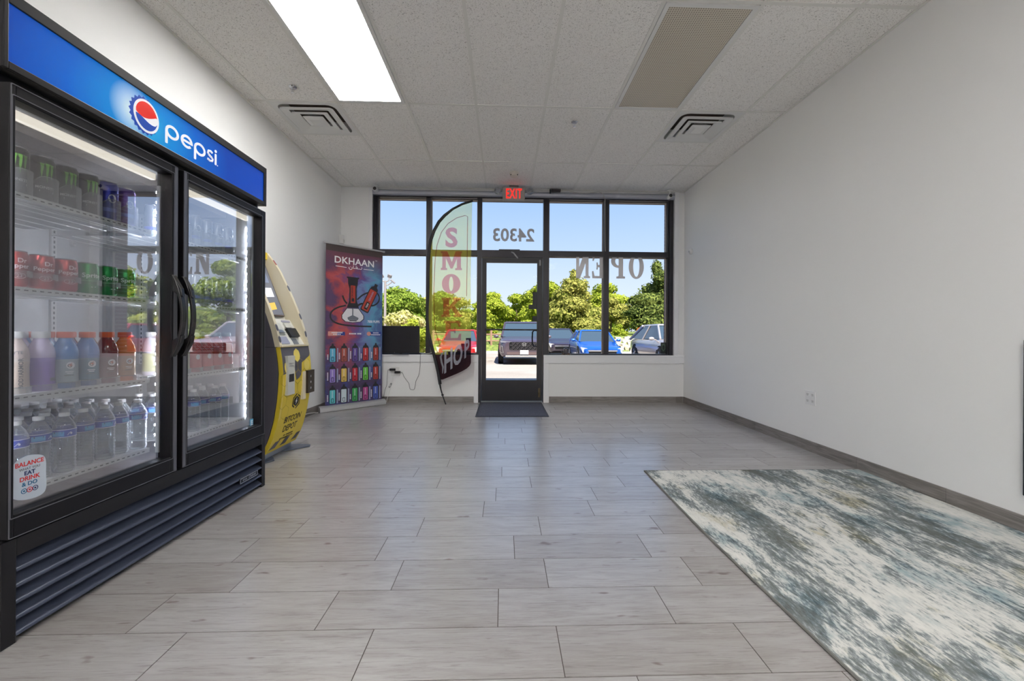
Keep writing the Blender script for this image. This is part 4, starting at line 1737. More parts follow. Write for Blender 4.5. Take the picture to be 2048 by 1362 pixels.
P = [(-2.22, 3.02), (-2.05, 3.02), (-1.92, 2.98), (-1.79, 3.02), (-1.745, 3.10), (-1.79, 3.17), (-1.86, 3.22), (-1.84, 3.34), (-1.74, 3.42), (-1.665, 3.50), (-1.68, 3.545), (-1.78, 3.56), (-1.95, 3.54), (-2.22, 3.54)]
f.prism(P, .008, lambda u, v, h: (u, v, .002 + h))
f.build('base_plate', pm('base plate blue grey', (98, 106, 124), .35, .4), kio, world=True, bevel=.002)
f = MB()
f.box(-2.18, -1.82, KY0 + .02, KY1 - .02, .010, .062)
f.build('base_riser', M_alu, kio, world=True)
f = MB()
f.prism(rrect(3.480, 3.502, 1.56, 1.60, .004, 1), .002, lambda u, v, h: (xat(v) + .006 + h, u, v))
f.build('red_label', pm('dull red label', (150, 70, 66), .5), kio, world=True)

kio.location.y += .087

# ================================================================ ROLL-UP BANNER
th = math.atan2(.63, .62)
ban = thing('roll_up_banner', 'colourful roll-up banner reading DKHAAN with hookah and vape devices, in the corner', 'banner', (-1.975, 5.415, 0), rotz=th)
mt, t, b = nodes_of('printed banner art')
mp = mapping(t, (1, 1, 1))
nz = NN(t, 'ShaderNodeTexNoise', i_Scale=2.6, i_Detail=5.0, i_Roughness=.6, i_Distortion=1.4)
t.links.new(mp.outputs[0], nz.inputs['Vector'])
sx_ = t.nodes.new('ShaderNodeSeparateXYZ')
t.links.new(mp.outputs[0], sx_.inputs[0])
a1 = NN(t, 'ShaderNodeMath', operation='MULTIPLY_ADD')
a1.inputs[1].default_value = 1.15
a1.inputs[2].default_value = .0
t.links.new(sx_.outputs['X'], a1.inputs[0])
a2 = NN(t, 'ShaderNodeMath', operation='MULTIPLY_ADD')
a2.inputs[1].default_value = .95
t.links.new(nz.outputs['Fac'], a2.inputs[0])
t.links.new(a1.outputs[0], a2.inputs[2])
r1 = ramp(t, [(0.10, (70, 30, 84)), (.22, (170, 44, 44)), (.34, (186, 66, 60)), (.44, (126, 48, 100)), (.56, (84, 64, 140)), (.68, (106, 130, 184)), (.82, (84, 158, 194)), (.95, (60, 92, 150))], a2.outputs[0])
n2 = NN(t, 'ShaderNodeTexNoise', i_Scale=5.0, i_Detail=4.0, i_Distortion=2.0)
t.links.new(mp.outputs[0], n2.inputs['Vector'])
low = ramp(t, [(.3, (24, 18, 52)), (.45, (58, 26, 80)), (.58, (36, 40, 110)), (.75, (38, 84, 160))], n2.outputs['Fac'])
zr = NN(t, 'ShaderNodeMapRange')
zr.inputs['From Min'].default_value = .35
zr.inputs['From Max'].default_value = .95
t.links.new(sx_.outputs['Z'], zr.inputs['Value'])
ca = mix_rgb(t, low.outputs[0], r1.outputs[0], zr.outputs[0])
zt = NN(t, 'ShaderNodeMapRange')
zt.inputs['From Min'].default_value = 1.72
zt.inputs['From Max'].default_value = 2.0
t.links.new(sx_.outputs['Z'], zt.inputs['Value'])
cb = mix_rgb(t, mix_rgb(t, ca, lin((150, 150, 170)), .12), lin((104, 62, 80)), zt.outputs[0])
t.links.new(cb, b.inputs['Base Color'])
b.inputs['Roughness'].default_value = .45
BX0, BX1 = -.345, .42
f = MB()
f.box(BX0, BX1, -.0015, 0, .07, 2.10, 0)
f.box(BX0, BX1, -.0020, -.0015, 2.015, 2.10, 1)
f.build('banner_sheet', [mt, pm('banner head band', (70, 58, 58), .5)], ban)
bf = lambda u, v, h: (u, -.0018 - h, v)
f = MB()
f.text('DKHAAN', .118, lambda u, v, h: bf(.028 + u, 1.873 + v, h), 0, bold=.018, sx=1.06, spacing=1.04)
f.text('TM', .022, lambda u, v, h: bf(.325 + u, 1.955 + v, h), 0)
f.prism([(-.225, 1.826), (-.084, 1.822), (-.084, 1.829), (-.225, 1.834)], .0005, bf, 0)
f.prism([(.146, 1.828), (.288, 1.826), (.288, 1.833), (.146, 1.835)], .0005, bf, 0)
# Arabic line drawn with strokes


def stroke(pts, r_, m, h=.001):
    P = [Vector((p[0], p[1], 0)) for p in pts]
    out = []
    for i in range(len(P) - 1):
        p0, p1, p2, p3 = P[max(i - 1, 0)], P[i], P[i + 1], P[min(i + 2, len(P) - 1)]
        for k in range(6):
            u = k / 6
            out.append(.5 * ((2 * p1) + (-p0 + p2) * u + (2 * p0 - 5 * p1 + 4 * p2 - p3) * u * u + (-p0 + 3 * p1 - 3 * p2 + p3) * u ** 3))
    out.append(P[-1])
    vs_, fs_ = [], []
    for i, p in enumerate(out):
        d = (out[min(i + 1, len(out) - 1)] - out[max(i - 1, 0)]).normalized()
        n_ = Vector((-d.y, d.x, 0)) * r_
        vs_ += [bf(p.x - n_.x, p.y - n_.y, h), bf(p.x + n_.x, p.y + n_.y, h)]
        if i:
            fs_.append((2 * i - 2, 2 * i - 1, 2 * i + 1, 2 * i))
    f.add(vs_, fs_, m)


stroke([(.118, 1.852), (.122, 1.838), (.116, 1.826), (.102, 1.824), (.094, 1.828)], .0036, 0)
stroke([(.094, 1.826), (.07, 1.824), (.045, 1.826), (.062, 1.838), (.046, 1.846), (.034, 1.844)], .0034, 0)
stroke([(.045, 1.826), (.02, 1.824), (.006, 1.824)], .0034, 0)
stroke([(.006, 1.862), (.006, 1.824)], .0034, 0)
stroke([(-.012, 1.838), (-.012, 1.818), (-.022, 1.808), (-.040, 1.808), (-.052, 1.820), (-.050, 1.836)], .0036, 0)
for p in ((.05, 1.856), (-.031, 1.84)):
    f.prism(ell(p[0], p[1], .004, .004, 8), .001, bf, 0)
# hookah
hk = [(-.080, 1.71), (-.080, 1.695), (-.066, 1.688), (-.062, 1.62), (-.045, 1.56), (-.046, 1.40), (-.078, 1.31), (.084, 1.31), (.056, 1.40), (.052, 1.56), (.066, 1.62), (.072, 1.688), (.086, 1.695), (.086, 1.71)]
f.prism(hk[::-1] if False else hk, .0008, bf, 1)
f.prism(rrect(-.028, .034, 1.37, 1.60, .006, 2), .0012, bf, 2)
f.text('DKHAAN', .034, lambda u, v, h: bf(.003 - v, 1.515 + u, .0013 + h), 1, bold=.02)
f.prism(rrect(-.016, .020, 1.39, 1.435, .004, 2), .0014, bf, 1)
bowl_o = [(-.080, 1.305), (-.148, 1.21), (-.146, 1.165), (-.10, 1.125), (0, 1.115), (.11, 1.125), (.156, 1.165), (.156, 1.21), (.084, 1.305)]
f.prism(bowl_o, .0006, bf, 1)
f.prism([(p[0] * .93, 1.21 + (p[1] - 1.21) * .93) for p in bowl_o], .0010, bf, 3)
f.prism([(-.07, 1.18), (0, 1.215), (.08, 1.18), (.07, 1.15), (-.06, 1.15)], .0014, bf, 4)
f.prism([(-.05, 1.148), (.06, 1.148), (.05, 1.135), (-.04, 1.135)], .0014, bf, 1)
f.tube([bf(0, 1.30, .001), bf(0, 1.2, .001)], .008, 6, 4)
stroke([(-.09, 1.335), (-.18, 1.31), (-.25, 1.27), (-.285, 1.22), (-.28, 1.16), (-.23, 1.115), (-.12, 1.085), (.05, 1.072), (.262, 1.07)], .010, 1, .002)
stroke([(.06, 1.34), (.12, 1.37), (.15, 1.36)], .012, 1, .002)
stroke([(.06, 1.42), (.14, 1.49), (.24, 1.53), (.33, 1.53), (.37, 1.48), (.36, 1.41), (.30, 1.36), (.22, 1.345)], .010, 1, .002)
stroke([(-.075, 1.36), (-.11, 1.40), (-.135, 1.46)], .011, 1, .002)
# tilted device
ang = math.atan2(.20, .42)
ca_, sa_ = math.cos(-ang), math.sin(-ang)
dv = lambda x, z: (.235 + x * ca_ - z * sa_, 1.44 + x * sa_ + z * ca_)
f.prism([dv(*p) for p in rrect(-.062, .062, -.19, .135, .02, 3)], .0030, bf, 1)
f.prism([dv(*p) for p in rrect(-.050, .050, -.172, .13, .012, 3)], .0036, bf, 2)
f.prism([dv(*p) for p in [(-.058, .13), (.058, .13), (.05, .165), (.022, .185), (.022, .225), (-.022, .225), (-.022, .185), (-.05, .165)]], .0036, bf, 1)
f.prism([dv(*p) for p in rrect(-.022, .026, -.155, -.05, .006, 2)], .0042, bf, 1)
f.text('7000', .034, lambda u, v, h: bf(*dv(.016 - v, -.10 + u), .0044 + h), 3, bold=.01)
f.text('DKHAAN', .032, lambda u, v, h: bf(*dv(.012 - v, .04 + u), .0038 + h), 5, bold=.02)
f.text('7000 PUFFS', .046, lambda u, v, h: bf(.293 + u, 1.12 + v, h), 3, bold=.03, sx=.78)
# three info strips
f.prism([(-.315, .945), (-.12, .945), (-.12, 1.0), (-.315, 1.0)], .0006, bf, 6)
f.prism([(-.20, .95), (-.10, .95), (-.10, .995), (-.20, .995)], .0009, bf, 7)
for z_, a_, b_ in ((.977, -.27, -.13), (.955, -.25, -.15), (.962, -.045, .055), (.962, .065, .122)):
    hh_ = .020 if z_ == .962 else .014
    n_ = int((b_ - a_) / .017)
    for k_ in range(n_):
        x_ = a_ + (b_ - a_) * k_ / n_
        f.prism([(x_, z_), (x_ + .013, z_), (x_ + .013, z_ + hh_), (x_, z_ + hh_)], .0014, bf, 3)
f.prism([(.21, .945), (.405, .945), (.405, 1.0), (.21, 1.0)], .0006, bf, 7)
f.prism(ell(.225, .972, .03, .028, 14), .0009, bf, 6)
for z_, a_, b_ in ((.977, .285, .37), (.952, .255, .395)):
    n_ = int((b_ - a_) / .015)
    for k_ in range(n_):
        x_ = a_ + (b_ - a_) * k_ / n_
        f.prism([(x_, z_), (x_ + .011, z_), (x_ + .011, z_ + .015), (x_, z_ + .015)], .0014, bf, 3)
# grid of fifteen devices
cols = [(96, 180, 214), (170, 84, 70), (96, 74, 150), (196, 56, 60), (172, 60, 52),
        (150, 128, 206), (222, 190, 96), (196, 44, 60), (110, 200, 70), (176, 60, 54),
        (96, 196, 206), (206, 224, 228), (66, 168, 92), (180, 74, 140), (74, 96, 186)]
cmats = [pm('device %d' % i, c, .4) for i, c in enumerate(cols)]
M0 = 8
for i in range(15):
    cx = -.256 + (i % 5) * .1455
    zb_ = (.617, .357, .092)[i // 5]
    hh = .205
    f.prism(rrect(cx - .042, cx + .044, zb_ - .006, zb_ + hh * .86, .012, 3), .0006, bf, 1)
    f.prism([(cx - .04, zb_ + hh * .84), (cx + .042, zb_ + hh * .84), (cx + .032, zb_ + hh * .95), (cx + .014, zb_ + hh), (cx + .010, zb_ + hh * 1.12), (cx - .010, zb_ + hh * 1.12), (cx - .014, zb_ + hh), (cx - .032, zb_ + hh * .95)], .0008, bf, 1)
    f.prism(rrect(cx - .034, cx + .034, zb_, zb_ + hh * .82, .008, 3), .0010, bf, M0 + i)
    f.prism(rrect(cx - .016, cx + .016, zb_ + .010, zb_ + .062, .006, 2), .0014, bf, 1)
    f.prism(rrect(cx - .010, cx + .010, zb_ + .016, zb_ + .056, .004, 2), .0018, bf, M0 + i)
    f.text('DKHAAN', .022, lambda u, v, h, cx=cx, zb_=zb_: bf(cx + .006 - v, zb_ + .115 + u, .0011 + h), 3, bold=.01, sx=.9)
    f.prism(rrect(cx + .054, cx + .070, zb_ - .004, zb_ + hh * .84, .004, 2), .0010, bf, 9 + 14 if False else 5)
    for k_ in range(4 + i % 3):
        f.prism([(cx - .067, zb_ + .03 + k_ * .017), (cx - .053, zb_ + .03 + k_ * .017), (cx - .053, zb_ + .042 + k_ * .017), (cx - .067, zb_ + .042 + k_ * .017)], .0008, bf, 3)
f.build('banner_print', [M_wprint, pm('print charcoal', (40, 40, 46), .45), pm('print brick red', (176, 62, 50), .45), pm('print pale', (226, 226, 232), .45), pm('print steel', (110, 116, 128), .4), pm('print lilac grey', (150, 160, 190), .45), pm('print salmon', (214, 150, 140), .45), pm('print navy', (44, 62, 140), .45)] + cmats, ban)
f = MB()
f.box(BX0 - .03, BX1 + .03, -.012, .012, 2.095, 2.115)
f.build('top_rail', pm('satin aluminium', (196, 196, 198), .35, .6), ban, bevel=.002)
f = MB()
pr = [(-.055, .004), (-.055, .03), (-.045, .060), (-.012, .074), (.012, .074), (.045, .060), (.055, .03), (.055, .004)]
vs = [(x, p[0], p[1]) for x in (-.425, .455) for p in pr]
L = len(pr)
f.add(vs, [(i, (i + 1) % L, L + (i + 1) % L, L + i) for i in range(L)] + [tuple(range(L)), tuple(range(L, 2 * L))[::-1]])
f.build('base_cassette', _mats['satin aluminium'], ban, smooth=50)
f = MB()
for x in (-.26, .30):
    f.box(x - .012, x + .012, -.10, .13, .001, .006)
f.build('swivel_foot', M_alu, ban)
MB().tube([(.03, .03, .07), (.03, .02, 2.09)], .008, 8).build('support_pole', M_alu, ban)

# ================================================================ FEATHER FLAG
FY = 5.70
flag = thing('feather_flag', 'tall yellow see-through feather flag reading SMOKE SHOP leaning against the window', 'flag', (-.80, 5.705, 0))
pole = [(-.446, 2.823), (-.591, 2.776), (-.724, 2.705), (-.835, 2.613), (-.913, 2.525), (-.978, 2.404), (-1.022, 2.279), (-1.043, 2.168), (-1.054, 1.933), (-1.061, 1.484), (-1.067, 1.208), (-1.056, 1.001), (-1.007, .815), (-.960, .649), (-.912, .442), (-.885, .28)]


def flag_cloth(name, colr, trans, tw):
    m = bpy.data.materials.new(name)
    m.use_nodes = True
    t = m.node_tree
    t.nodes.clear()
    o = t.nodes.new('ShaderNodeOutputMaterial')
    df = t.nodes.new('ShaderNodeBsdfDiffuse')
    df.inputs[0].default_value = lin(colr)
    tl = t.nodes.new('ShaderNodeBsdfTranslucent')
    tl.inputs[0].default_value = lin(colr)
    tr = t.nodes.new('ShaderNodeBsdfTransparent')
    tr.inputs[0].default_value = lin(trans)
    m1 = t.nodes.new('ShaderNodeMixShader')
    m1.inputs[0].default_value = .45
    t.links.new(df.outputs[0], m1.inputs[1])
    t.links.new(tl.outputs[0], m1.inputs[2])
    m2 = t.nodes.new('ShaderNodeMixShader')
    m2.inputs[0].default_value = tw
    t.links.new(m1.outputs[0], m2.inputs[1])
    t.links.new(tr.outputs[0], m2.inputs[2])
    t.links.new(m2.outputs[0], o.inputs[0])
    _mats[name] = m
    return m


Mf_y = flag_cloth('flag yellow', (255, 246, 96), (254, 255, 226), .66)
Mf_r = flag_cloth('flag red', (232, 50, 66), (252, 230, 244), .86)
Mf_k = flag_cloth('flag black', (30, 30, 34), (225, 150, 165), .13)
Mf_w = flag_cloth('flag white', (222, 222, 232), (245, 245, 255), .45)
Mf_l = flag_cloth('flag line', (176, 60, 50), (244, 210, 210), .78)
right = [(-.449, 2.80), (-.455, 2.45), (-.459, 2.14), (-.465, 1.725), (-.460, 1.17), (-.456, .80), (-.455, .561), (-.489, .512), (-.606, .443), (-.86, .338)]


def lerp_edge(E_, z):
    for (x0_, z0_), (x1_, z1_) in zip(E_[:-1], E_[1:]):
        if z1_ <= z <= z0_:
            return x0_ + (x1_ - x0_) * (z0_ - z) / (z0_ - z1_ + 1e-9)
    return E_[-1][0]


def wob(x, z):
    return .006 * math.sin(x * 18 + z * 3.1) * min(1, (2.8 - z) * .8) + .004 * math.sin(z * 9)


f = MB()
N = 64
nx = 8
zl = [2.80 - (2.80 - .345) * k / N for k in range(N + 1)]
vs = []
for z in zl:
    xl, xr = lerp_edge(pole, z) + .012, lerp_edge(right, z)
    for j in range(nx + 1):
        x = xl + (xr - xl) * j / nx
        vs.append((x, FY + wob(x, z), z))
fs, ms = [], []


def black_top(x):
    u = (x + .90) / .45
    return .70 + .12 * max(0, u) + .24 * max(0, min(1, u)) ** 5.0


for i in range(N):
    for j in range(nx):
        a = i * (nx + 1) + j
        fs.append((a, a + nx + 1, a + nx + 2, a + 1))
        c = vs[a]
        ms.append(1 if c[2] < black_top(c[0] + .03) and c[0] > -.96 + (c[2] - .55) * .0 else 0)
f.add(vs, fs, ms)
f.build('flag_cloth', [Mf_y, Mf_k], flag, world=True, smooth=180)
f = MB()
f.tube([(p[0] + .006, FY, p[1]) for p in pole], [.016] * 3 + [.022] * 13, 8)
f.build('pole_sleeve', pm('sleeve black', (34, 33, 36), .6), flag, world=True, smooth=60)
f = MB()
f.tube([(-.888, FY, .30), (-.875, FY, .23), (-.84, FY + .003, .11), (-.80, FY + .005, 0)], [.011, .009, .008, .008], 8)
f.lathe([(0, .118), (.016, .122), (.018, .135), (.012, .145), (0, .147)], 10, (-.845, FY, 0))
f.build('pole', M_black, flag, world=True, smooth=60)
f = MB()
f.tube([(-.87, FY - .006, .34), (-.868, FY - .01, .26), (-.85, FY - .012, .16)], .0025, 5)
f.build('tie_cord', M_black, flag, world=True)
ff = lambda u, v, h: (u, FY - .012 - h, v)
f = MB()
# S
f.text('S', .36, lambda u, v, h: ff(-.733 + u, 2.185 + v, h), 0, bold=.035, sx=1.02)
# M, K, E with slab serifs, O ring
Mx0, Mx1, Mz0, Mz1 = -.877, -.586, 1.858, 2.118
w_ = Mx1 - Mx0
mp_ = lambda P, x0_, x1_, z0_, z1_: [(x0_ + p[0] * (x1_ - x0_), z0_ + p[1] * (z1_ - z0_)) for p in P]
Mg = [(0, 0), (.30, 0), (.30, .10), (.24, .10), (.24, .62), (.46, .08), (.56, .08), (.76, .62), (.76, .10), (.68, .10), (.68, 0), (1, 0), (1, .10), (.95, .12), (.95, .88), (1, .90), (1, 1), (.70, 1), (.52, .42), (.30, 1), (0, 1), (0, .90), (.07, .88), (.07, .12), (0, .10)]
f.prism(mp_(Mg, Mx0, Mx1, Mz0, Mz1), .0004, ff, 0)
f.ring(ell(-.733, 1.667, .128, .137, 28), ell(-.733, 1.667, .030, .10, 28), .0004, ff, 0)
Kg = [(0, 0), (.46, 0), (.46, .10), (.38, .12), (.38, .36), (.48, .44), (.66, .14), (.60, .10), (.60, 0), (1, 0), (1, .10), (.92, .13), (.64, .60), (.82, .84), (.95, .90), (.95, 1), (.56, 1), (.56, .90), (.62, .86), (.38, .56), (.38, .88), (.46, .90), (.46, 1), (0, 1), (0, .90), (.09, .88), (.09, .12), (0, .10)]
f.prism(mp_(Kg, -.865, -.583, 1.211, 1.475), .0004, ff, 0)
Eg = [(0, 0), (.98, 0), (1, .34), (.88, .34), (.80, .12), (.40, .12), (.40, .44), (.58, .44), (.60, .36), (.68, .36), (.68, .66), (.60, .66), (.58, .56), (.40, .56), (.40, .88), (.76, .88), (.86, .70), (.95, .70), (.94, 1), (0, 1), (0, .90), (.10, .88), (.10, .12), (0, .10)]
f.prism(mp_(Eg, -.832, -.590, .888, 1.158), .0004, ff, 0)
f.build('smoke_lettering', Mf_r, flag, world=True)
f = MB()
for ch, cx, cz, sz, sh in (('H', -.765, .475, .40, .05), ('O', -.635, .565, .36, .05), ('P', -.515, .665, .32, .05)):
    f.text(ch, sz, lambda u, v, h, cx=cx, cz=cz: ff(cx + u * .44, cz + v + u * .30, h), 0, bold=.03)
f.tube([ff(-.845, .72, .001), ff(-.872, .66, .001), ff(-.858, .58, .001), ff(-.838, .52, .001), ff(-.845, .43, .001)], [.008, .014, .014, .014, .004], 6, 0)
f.build('shop_lettering', Mf_w, flag, world=True)
f = MB()
ln_ = [(-.52, 1.5), (-.515, 2.0), (-.512, 2.60), (-.545, 2.615), (-.66, 2.58), (-.78, 2.50), (-.87, 2.38), (-.93, 2.20), (-.955, 2.0), (-.97, 1.6), (-.965, 1.2), (-.94, 1.0), (-.88, .80)]
f.tube([ff(p[0], p[1], .001) for p in ln_], .0045, 5)
f.build('border_line', Mf_l, flag, world=True)

# ================================================================ WINDOW LETTERING
M_vinyl = pm('grey vinyl', (178, 180, 188), .6)
wf = lambda u, v, h: (u, yg - .006 - h, v)
f = MB()
f.text('24303', .255, lambda u, v, h: wf(.127 + u, 2.325 + v, h), 0, bold=.025, sx=.96, mirror=True)
tag(f.build('number_decal', M_vinyl), 'grey vinyl street number 24303 on the glass above the door, seen from behind', 'window decal')
M_vin2 = pm('grey vinyl letters', (225, 223, 226), .6)
f = MB()
z0_, z1_ = 1.797, 2.148
mir = lambda P: [(1 - p[0], p[1]) for p in P][::-1]
Ng = [(0, 0), (.42, 0), (.42, .08), (.30, .10), (.30, .62), (.66, 0), (.92, 0), (.92, .90), (1, .92), (1, 1), (.60, 1), (.60, .92), (.72, .90), (.72, .46), (.42, 1), (0, 1), (0, .92), (.10, .90), (.10, .10), (0, .08)]
Eg2 = [(0, 0), (.97, 0), (1, .30), (.90, .30), (.82, .10), (.50, .10), (.50, .45), (.60, .46), (.62, .36), (.70, .36), (.70, .66), (.62, .66), (.60, .56), (.50, .56), (.50, .90), (.80, .90), (.88, .72), (.97, .72), (.95, 1), (0, 1), (0, .92), (.13, .90), (.13, .10), (0, .08)]
f.prism(mp_(mir(Ng), 1.025, 1.247, z0_, z1_), .0006, wf)
f.prism(mp_(mir(Eg2), 1.274, 1.496, z0_, z1_), .0006, wf)
x0_, x1_ = 1.553, 1.761
q = lambda P: mp_(mir(P), x0_, x1_, z0_, z1_)
f.prism(q([(0, 0), (.62, 0), (.62, .08), (.46, .10), (.46, .90), (.46, 1), (0, 1), (0, .92), (.14, .90), (.14, .10), (0, .08)]), .0006, wf)
for k in range(14):
    a0_, a1_ = R(-90 + 180 * k / 14), R(-90 + 180 * (k + 1) / 14)
    f.prism(q([(.46 + .54 * math.cos(a0_), .72 + .28 * math.sin(a0_)), (.46 + .54 * math.cos(a1_), .72 + .28 * math.sin(a1_)), (.46 + .24 * math.cos(a1_), .72 + .18 * math.sin(a1_)), (.46 + .24 * math.cos(a0_), .72 + .18 * math.sin(a0_))]), .0006, wf)
f.ring(ell(1.926, (z0_ + z1_) / 2, .112, .180, 32), ell(1.926, (z0_ + z1_) / 2, .046, .148, 32), .0006, wf)
tag(f.build('open_decal', M_vin2), 'large grey slab letters spelling OPEN on the right window, seen from behind', 'window decal')
f = MB()
f.prism(rrect(2.292, 2.374, .705, .868, .008, 2), .001, wf, 0)
f.prism([(2.333, .735), (2.36, .77), (2.362, .835), (2.333, .848), (2.304, .835), (2.306, .77)], .0016, wf, 1)
f.prism([(2.333, .755), (2.348, .775), (2.35, .82), (2.333, .828), (2.316, .82), (2.318, .775)], .002, wf, 0)
tag(f.build('alarm_sticker', [pm('alarm sticker dark', (26, 34, 34), .5), pm('alarm sticker green', (78, 100, 82), .5)]), 'dark square sticker with green shield in the low corner of the right window', 'sticker')

# ================================================================ SMALL THINGS AT THE FRONT
mon = thing('monitor', 'black flat monitor standing on the window sill behind the banner', 'monitor', (-1.44, 5.83, .683))
f = MB()
f.box(-1.715, -1.19, 5.815, 5.835, .705, 1.085)
f.build('housing', pm('monitor bezel', (30, 28, 30), .4), mon, world=True, bevel=.003)
MB().box(-1.705, -1.205, 5.8135, 5.8152, .728, 1.073).build('screen', pm('dark screen', (34, 33, 38), .3), mon, world=True)
MB().box(-1.56, -1.34, 5.80, 5.90, .683, .690).box(-1.47, -1.43, 5.835, 5.85, .690, .80).build('stand', M_black, mon, world=True)
MB().lathe([(0, .709), (.004, .710), (0, .716)], 8, (-1.535, 5.813, 0)).build('power_light', pm('dot', (190, 190, 190), .4), mon, world=True)

for nm_, x0_, z_, lab in (('upper', -1.605, .47, 'black power adapter plugged into the knee wall, upper of the two'), ('lower', -1.535, .434, 'black power adapter plugged into the knee wall, lower of the two')):
    a_ = thing('power_adapter', lab, 'power adapter', (x0_ + .042, YF - .03, z_), group='power adapters on the knee wall')
    MB().box(x0_, x0_ + .082, YF - .045, YF - .012, z_ - .016, z_ + .016).build('brick', M_black, a_, world=True, bevel=.006)
    MB().box(x0_ + .02, x0_ + .06, YF - .014, YF - .008, z_ - .010, z_ + .010).build('prongs', M_alu, a_, world=True)
o = thing('wall_socket', 'white wall socket behind the power adapters', 'socket', (-1.53, YF, .45))
MB().box(-1.59, -1.47, YF - .008, YF - .0005, .38, .505).build('plate', M_wplast, o, world=True, bevel=.003)
yw = YF - .006


def cable(name, pts, r_, mat, label, cat='cable'):
    # smooth the polyline
    P = [Vector(p) for p in pts]
    out = []
    for i in range(len(P) - 1):
        p0, p1, p2, p3 = P[max(i - 1, 0)], P[i], P[i + 1], P[min(i + 2, len(P) - 1)]
        for k in range(5):
            u = k / 5
            out.append(.5 * ((2 * p1) + (-p0 + p2) * u + (2 * p0 - 5 * p1 + 4 * p2 - p3) * u * u + (-p0 + 3 * p1 - 3 * p2 + p3) * u ** 3))
    out.append(P[-1])
    return tag(MB().tube(out, r_, 6).build(name, mat, smooth=60), label, cat)


M_cab2 = pm('grey cable', (96, 96, 98), .5)
cable('monitor_cable', [(-1.455, yw - .025, .434), (-1.43, yw, .42), (-1.41, yw, .37), (-1.36, yw, .30), (-1.34, yw, .27), (-1.325, yw, .20), (-1.30, yw, .185), (-1.265, yw, .19), (-1.25, yw, .25), (-1.24, yw, .31), (-1.20, yw, .40), (-1.185, yw, .52), (-1.18, yw - .02, .60), (-1.175, yw - .022, .69), (-1.17, yw + .02, .70)], .0028, M_cab2, 'thin grey cable looping down the knee wall to the window sill')
cable('adapter_cable', [(-1.605, yw - .025, .47), (-1.635, yw, .455), (-1.645, yw, .35), (-1.65, yw, .25), (-1.675, yw, .18), (-1.685, yw - .01, .10), (-1.69, yw - .02, .02)], .0026, M_cab2, 'thin grey cable hanging from the upper adapter beside the banner')
cable('white_lead', [(-1.54, yw - .01, .42), (-1.56, yw, .38), (-1.575, yw, .30), (-1.60, yw, .20), (-1.62, yw - .01, .12), (-1.64, yw - .04, .035), (-1.64, yw - .08, .008)], .0024, M_wplast, 'thin white lead hanging below the lower adapter')
cable('floor_cord', [(-2.24, 3.72, .02), (-2.26, 4.0, .012), (-2.24, 4.35, .010), (-2.26, 4.6, .02), (-2.272, 4.75, .045), (-2.27, 4.95, .03), (-2.25, 5.05, .012)], .004, M_wplast, 'white cord on the floor from the kiosk to the banner', 'cord')
cable('sill_lead', [(-1.18, YF + .03, .69), (-1.10, YF + .01, .692), (-1.05, YF + .02, .70), (-1.0, YF + .03, .715)], .004, M_wplast, 'short white lead lying on the sill beside the monitor', 'cord')
sw = thing('inline_switch', 'small grey inline switch hanging below the adapters', 'switch', (-1.60, YF - .01, .25))
MB().obox(Matrix.Translation((-1.60, YF - .010, .245)) @ Matrix.Rotation(R(28), 4, 'Y'), .022, .014, .07).build('switch_body', pm('mid grey plastic', (150, 150, 152), .5), sw, world=True, bevel=.004)
MB().obox(Matrix.Translation((-1.60, YF - .018, .245)) @ Matrix.Rotation(R(28), 4, 'Y'), .010, .004, .03).build('rocker', M_wplast, sw, world=True)

# little ornament on the right sill
orn = thing('sill_ornament', 'small brown and grey ornament on the window sill right of the door', 'ornament', (.888, 5.862, .683))
f = MB()
random.seed(3)
for k in range(11):
    a = 2 * PI * k / 11
    c = (.888 + .055 * math.cos(a), 5.858 + .018 * math.sin(a), .690 + .012 * (k % 3))
    f.lathe([(0, -.010), (.010, -.004), (.012, .004), (0, .012)], 7, c)
f.build('pebble_base', pm('ornament brown', (110, 84, 62), .6), orn, world=True)
f = MB()
f.lathe([(0, 0), (.030, .002), (.036, .02), (.030, .045), (.038, .065), (.030, .085), (.012, .092), (0, .093)], 14, (.888, 5.860, .695))
f.build('body', pm('ornament grey glass', (96, 92, 98), .2, .3), orn, world=True, smooth=60)

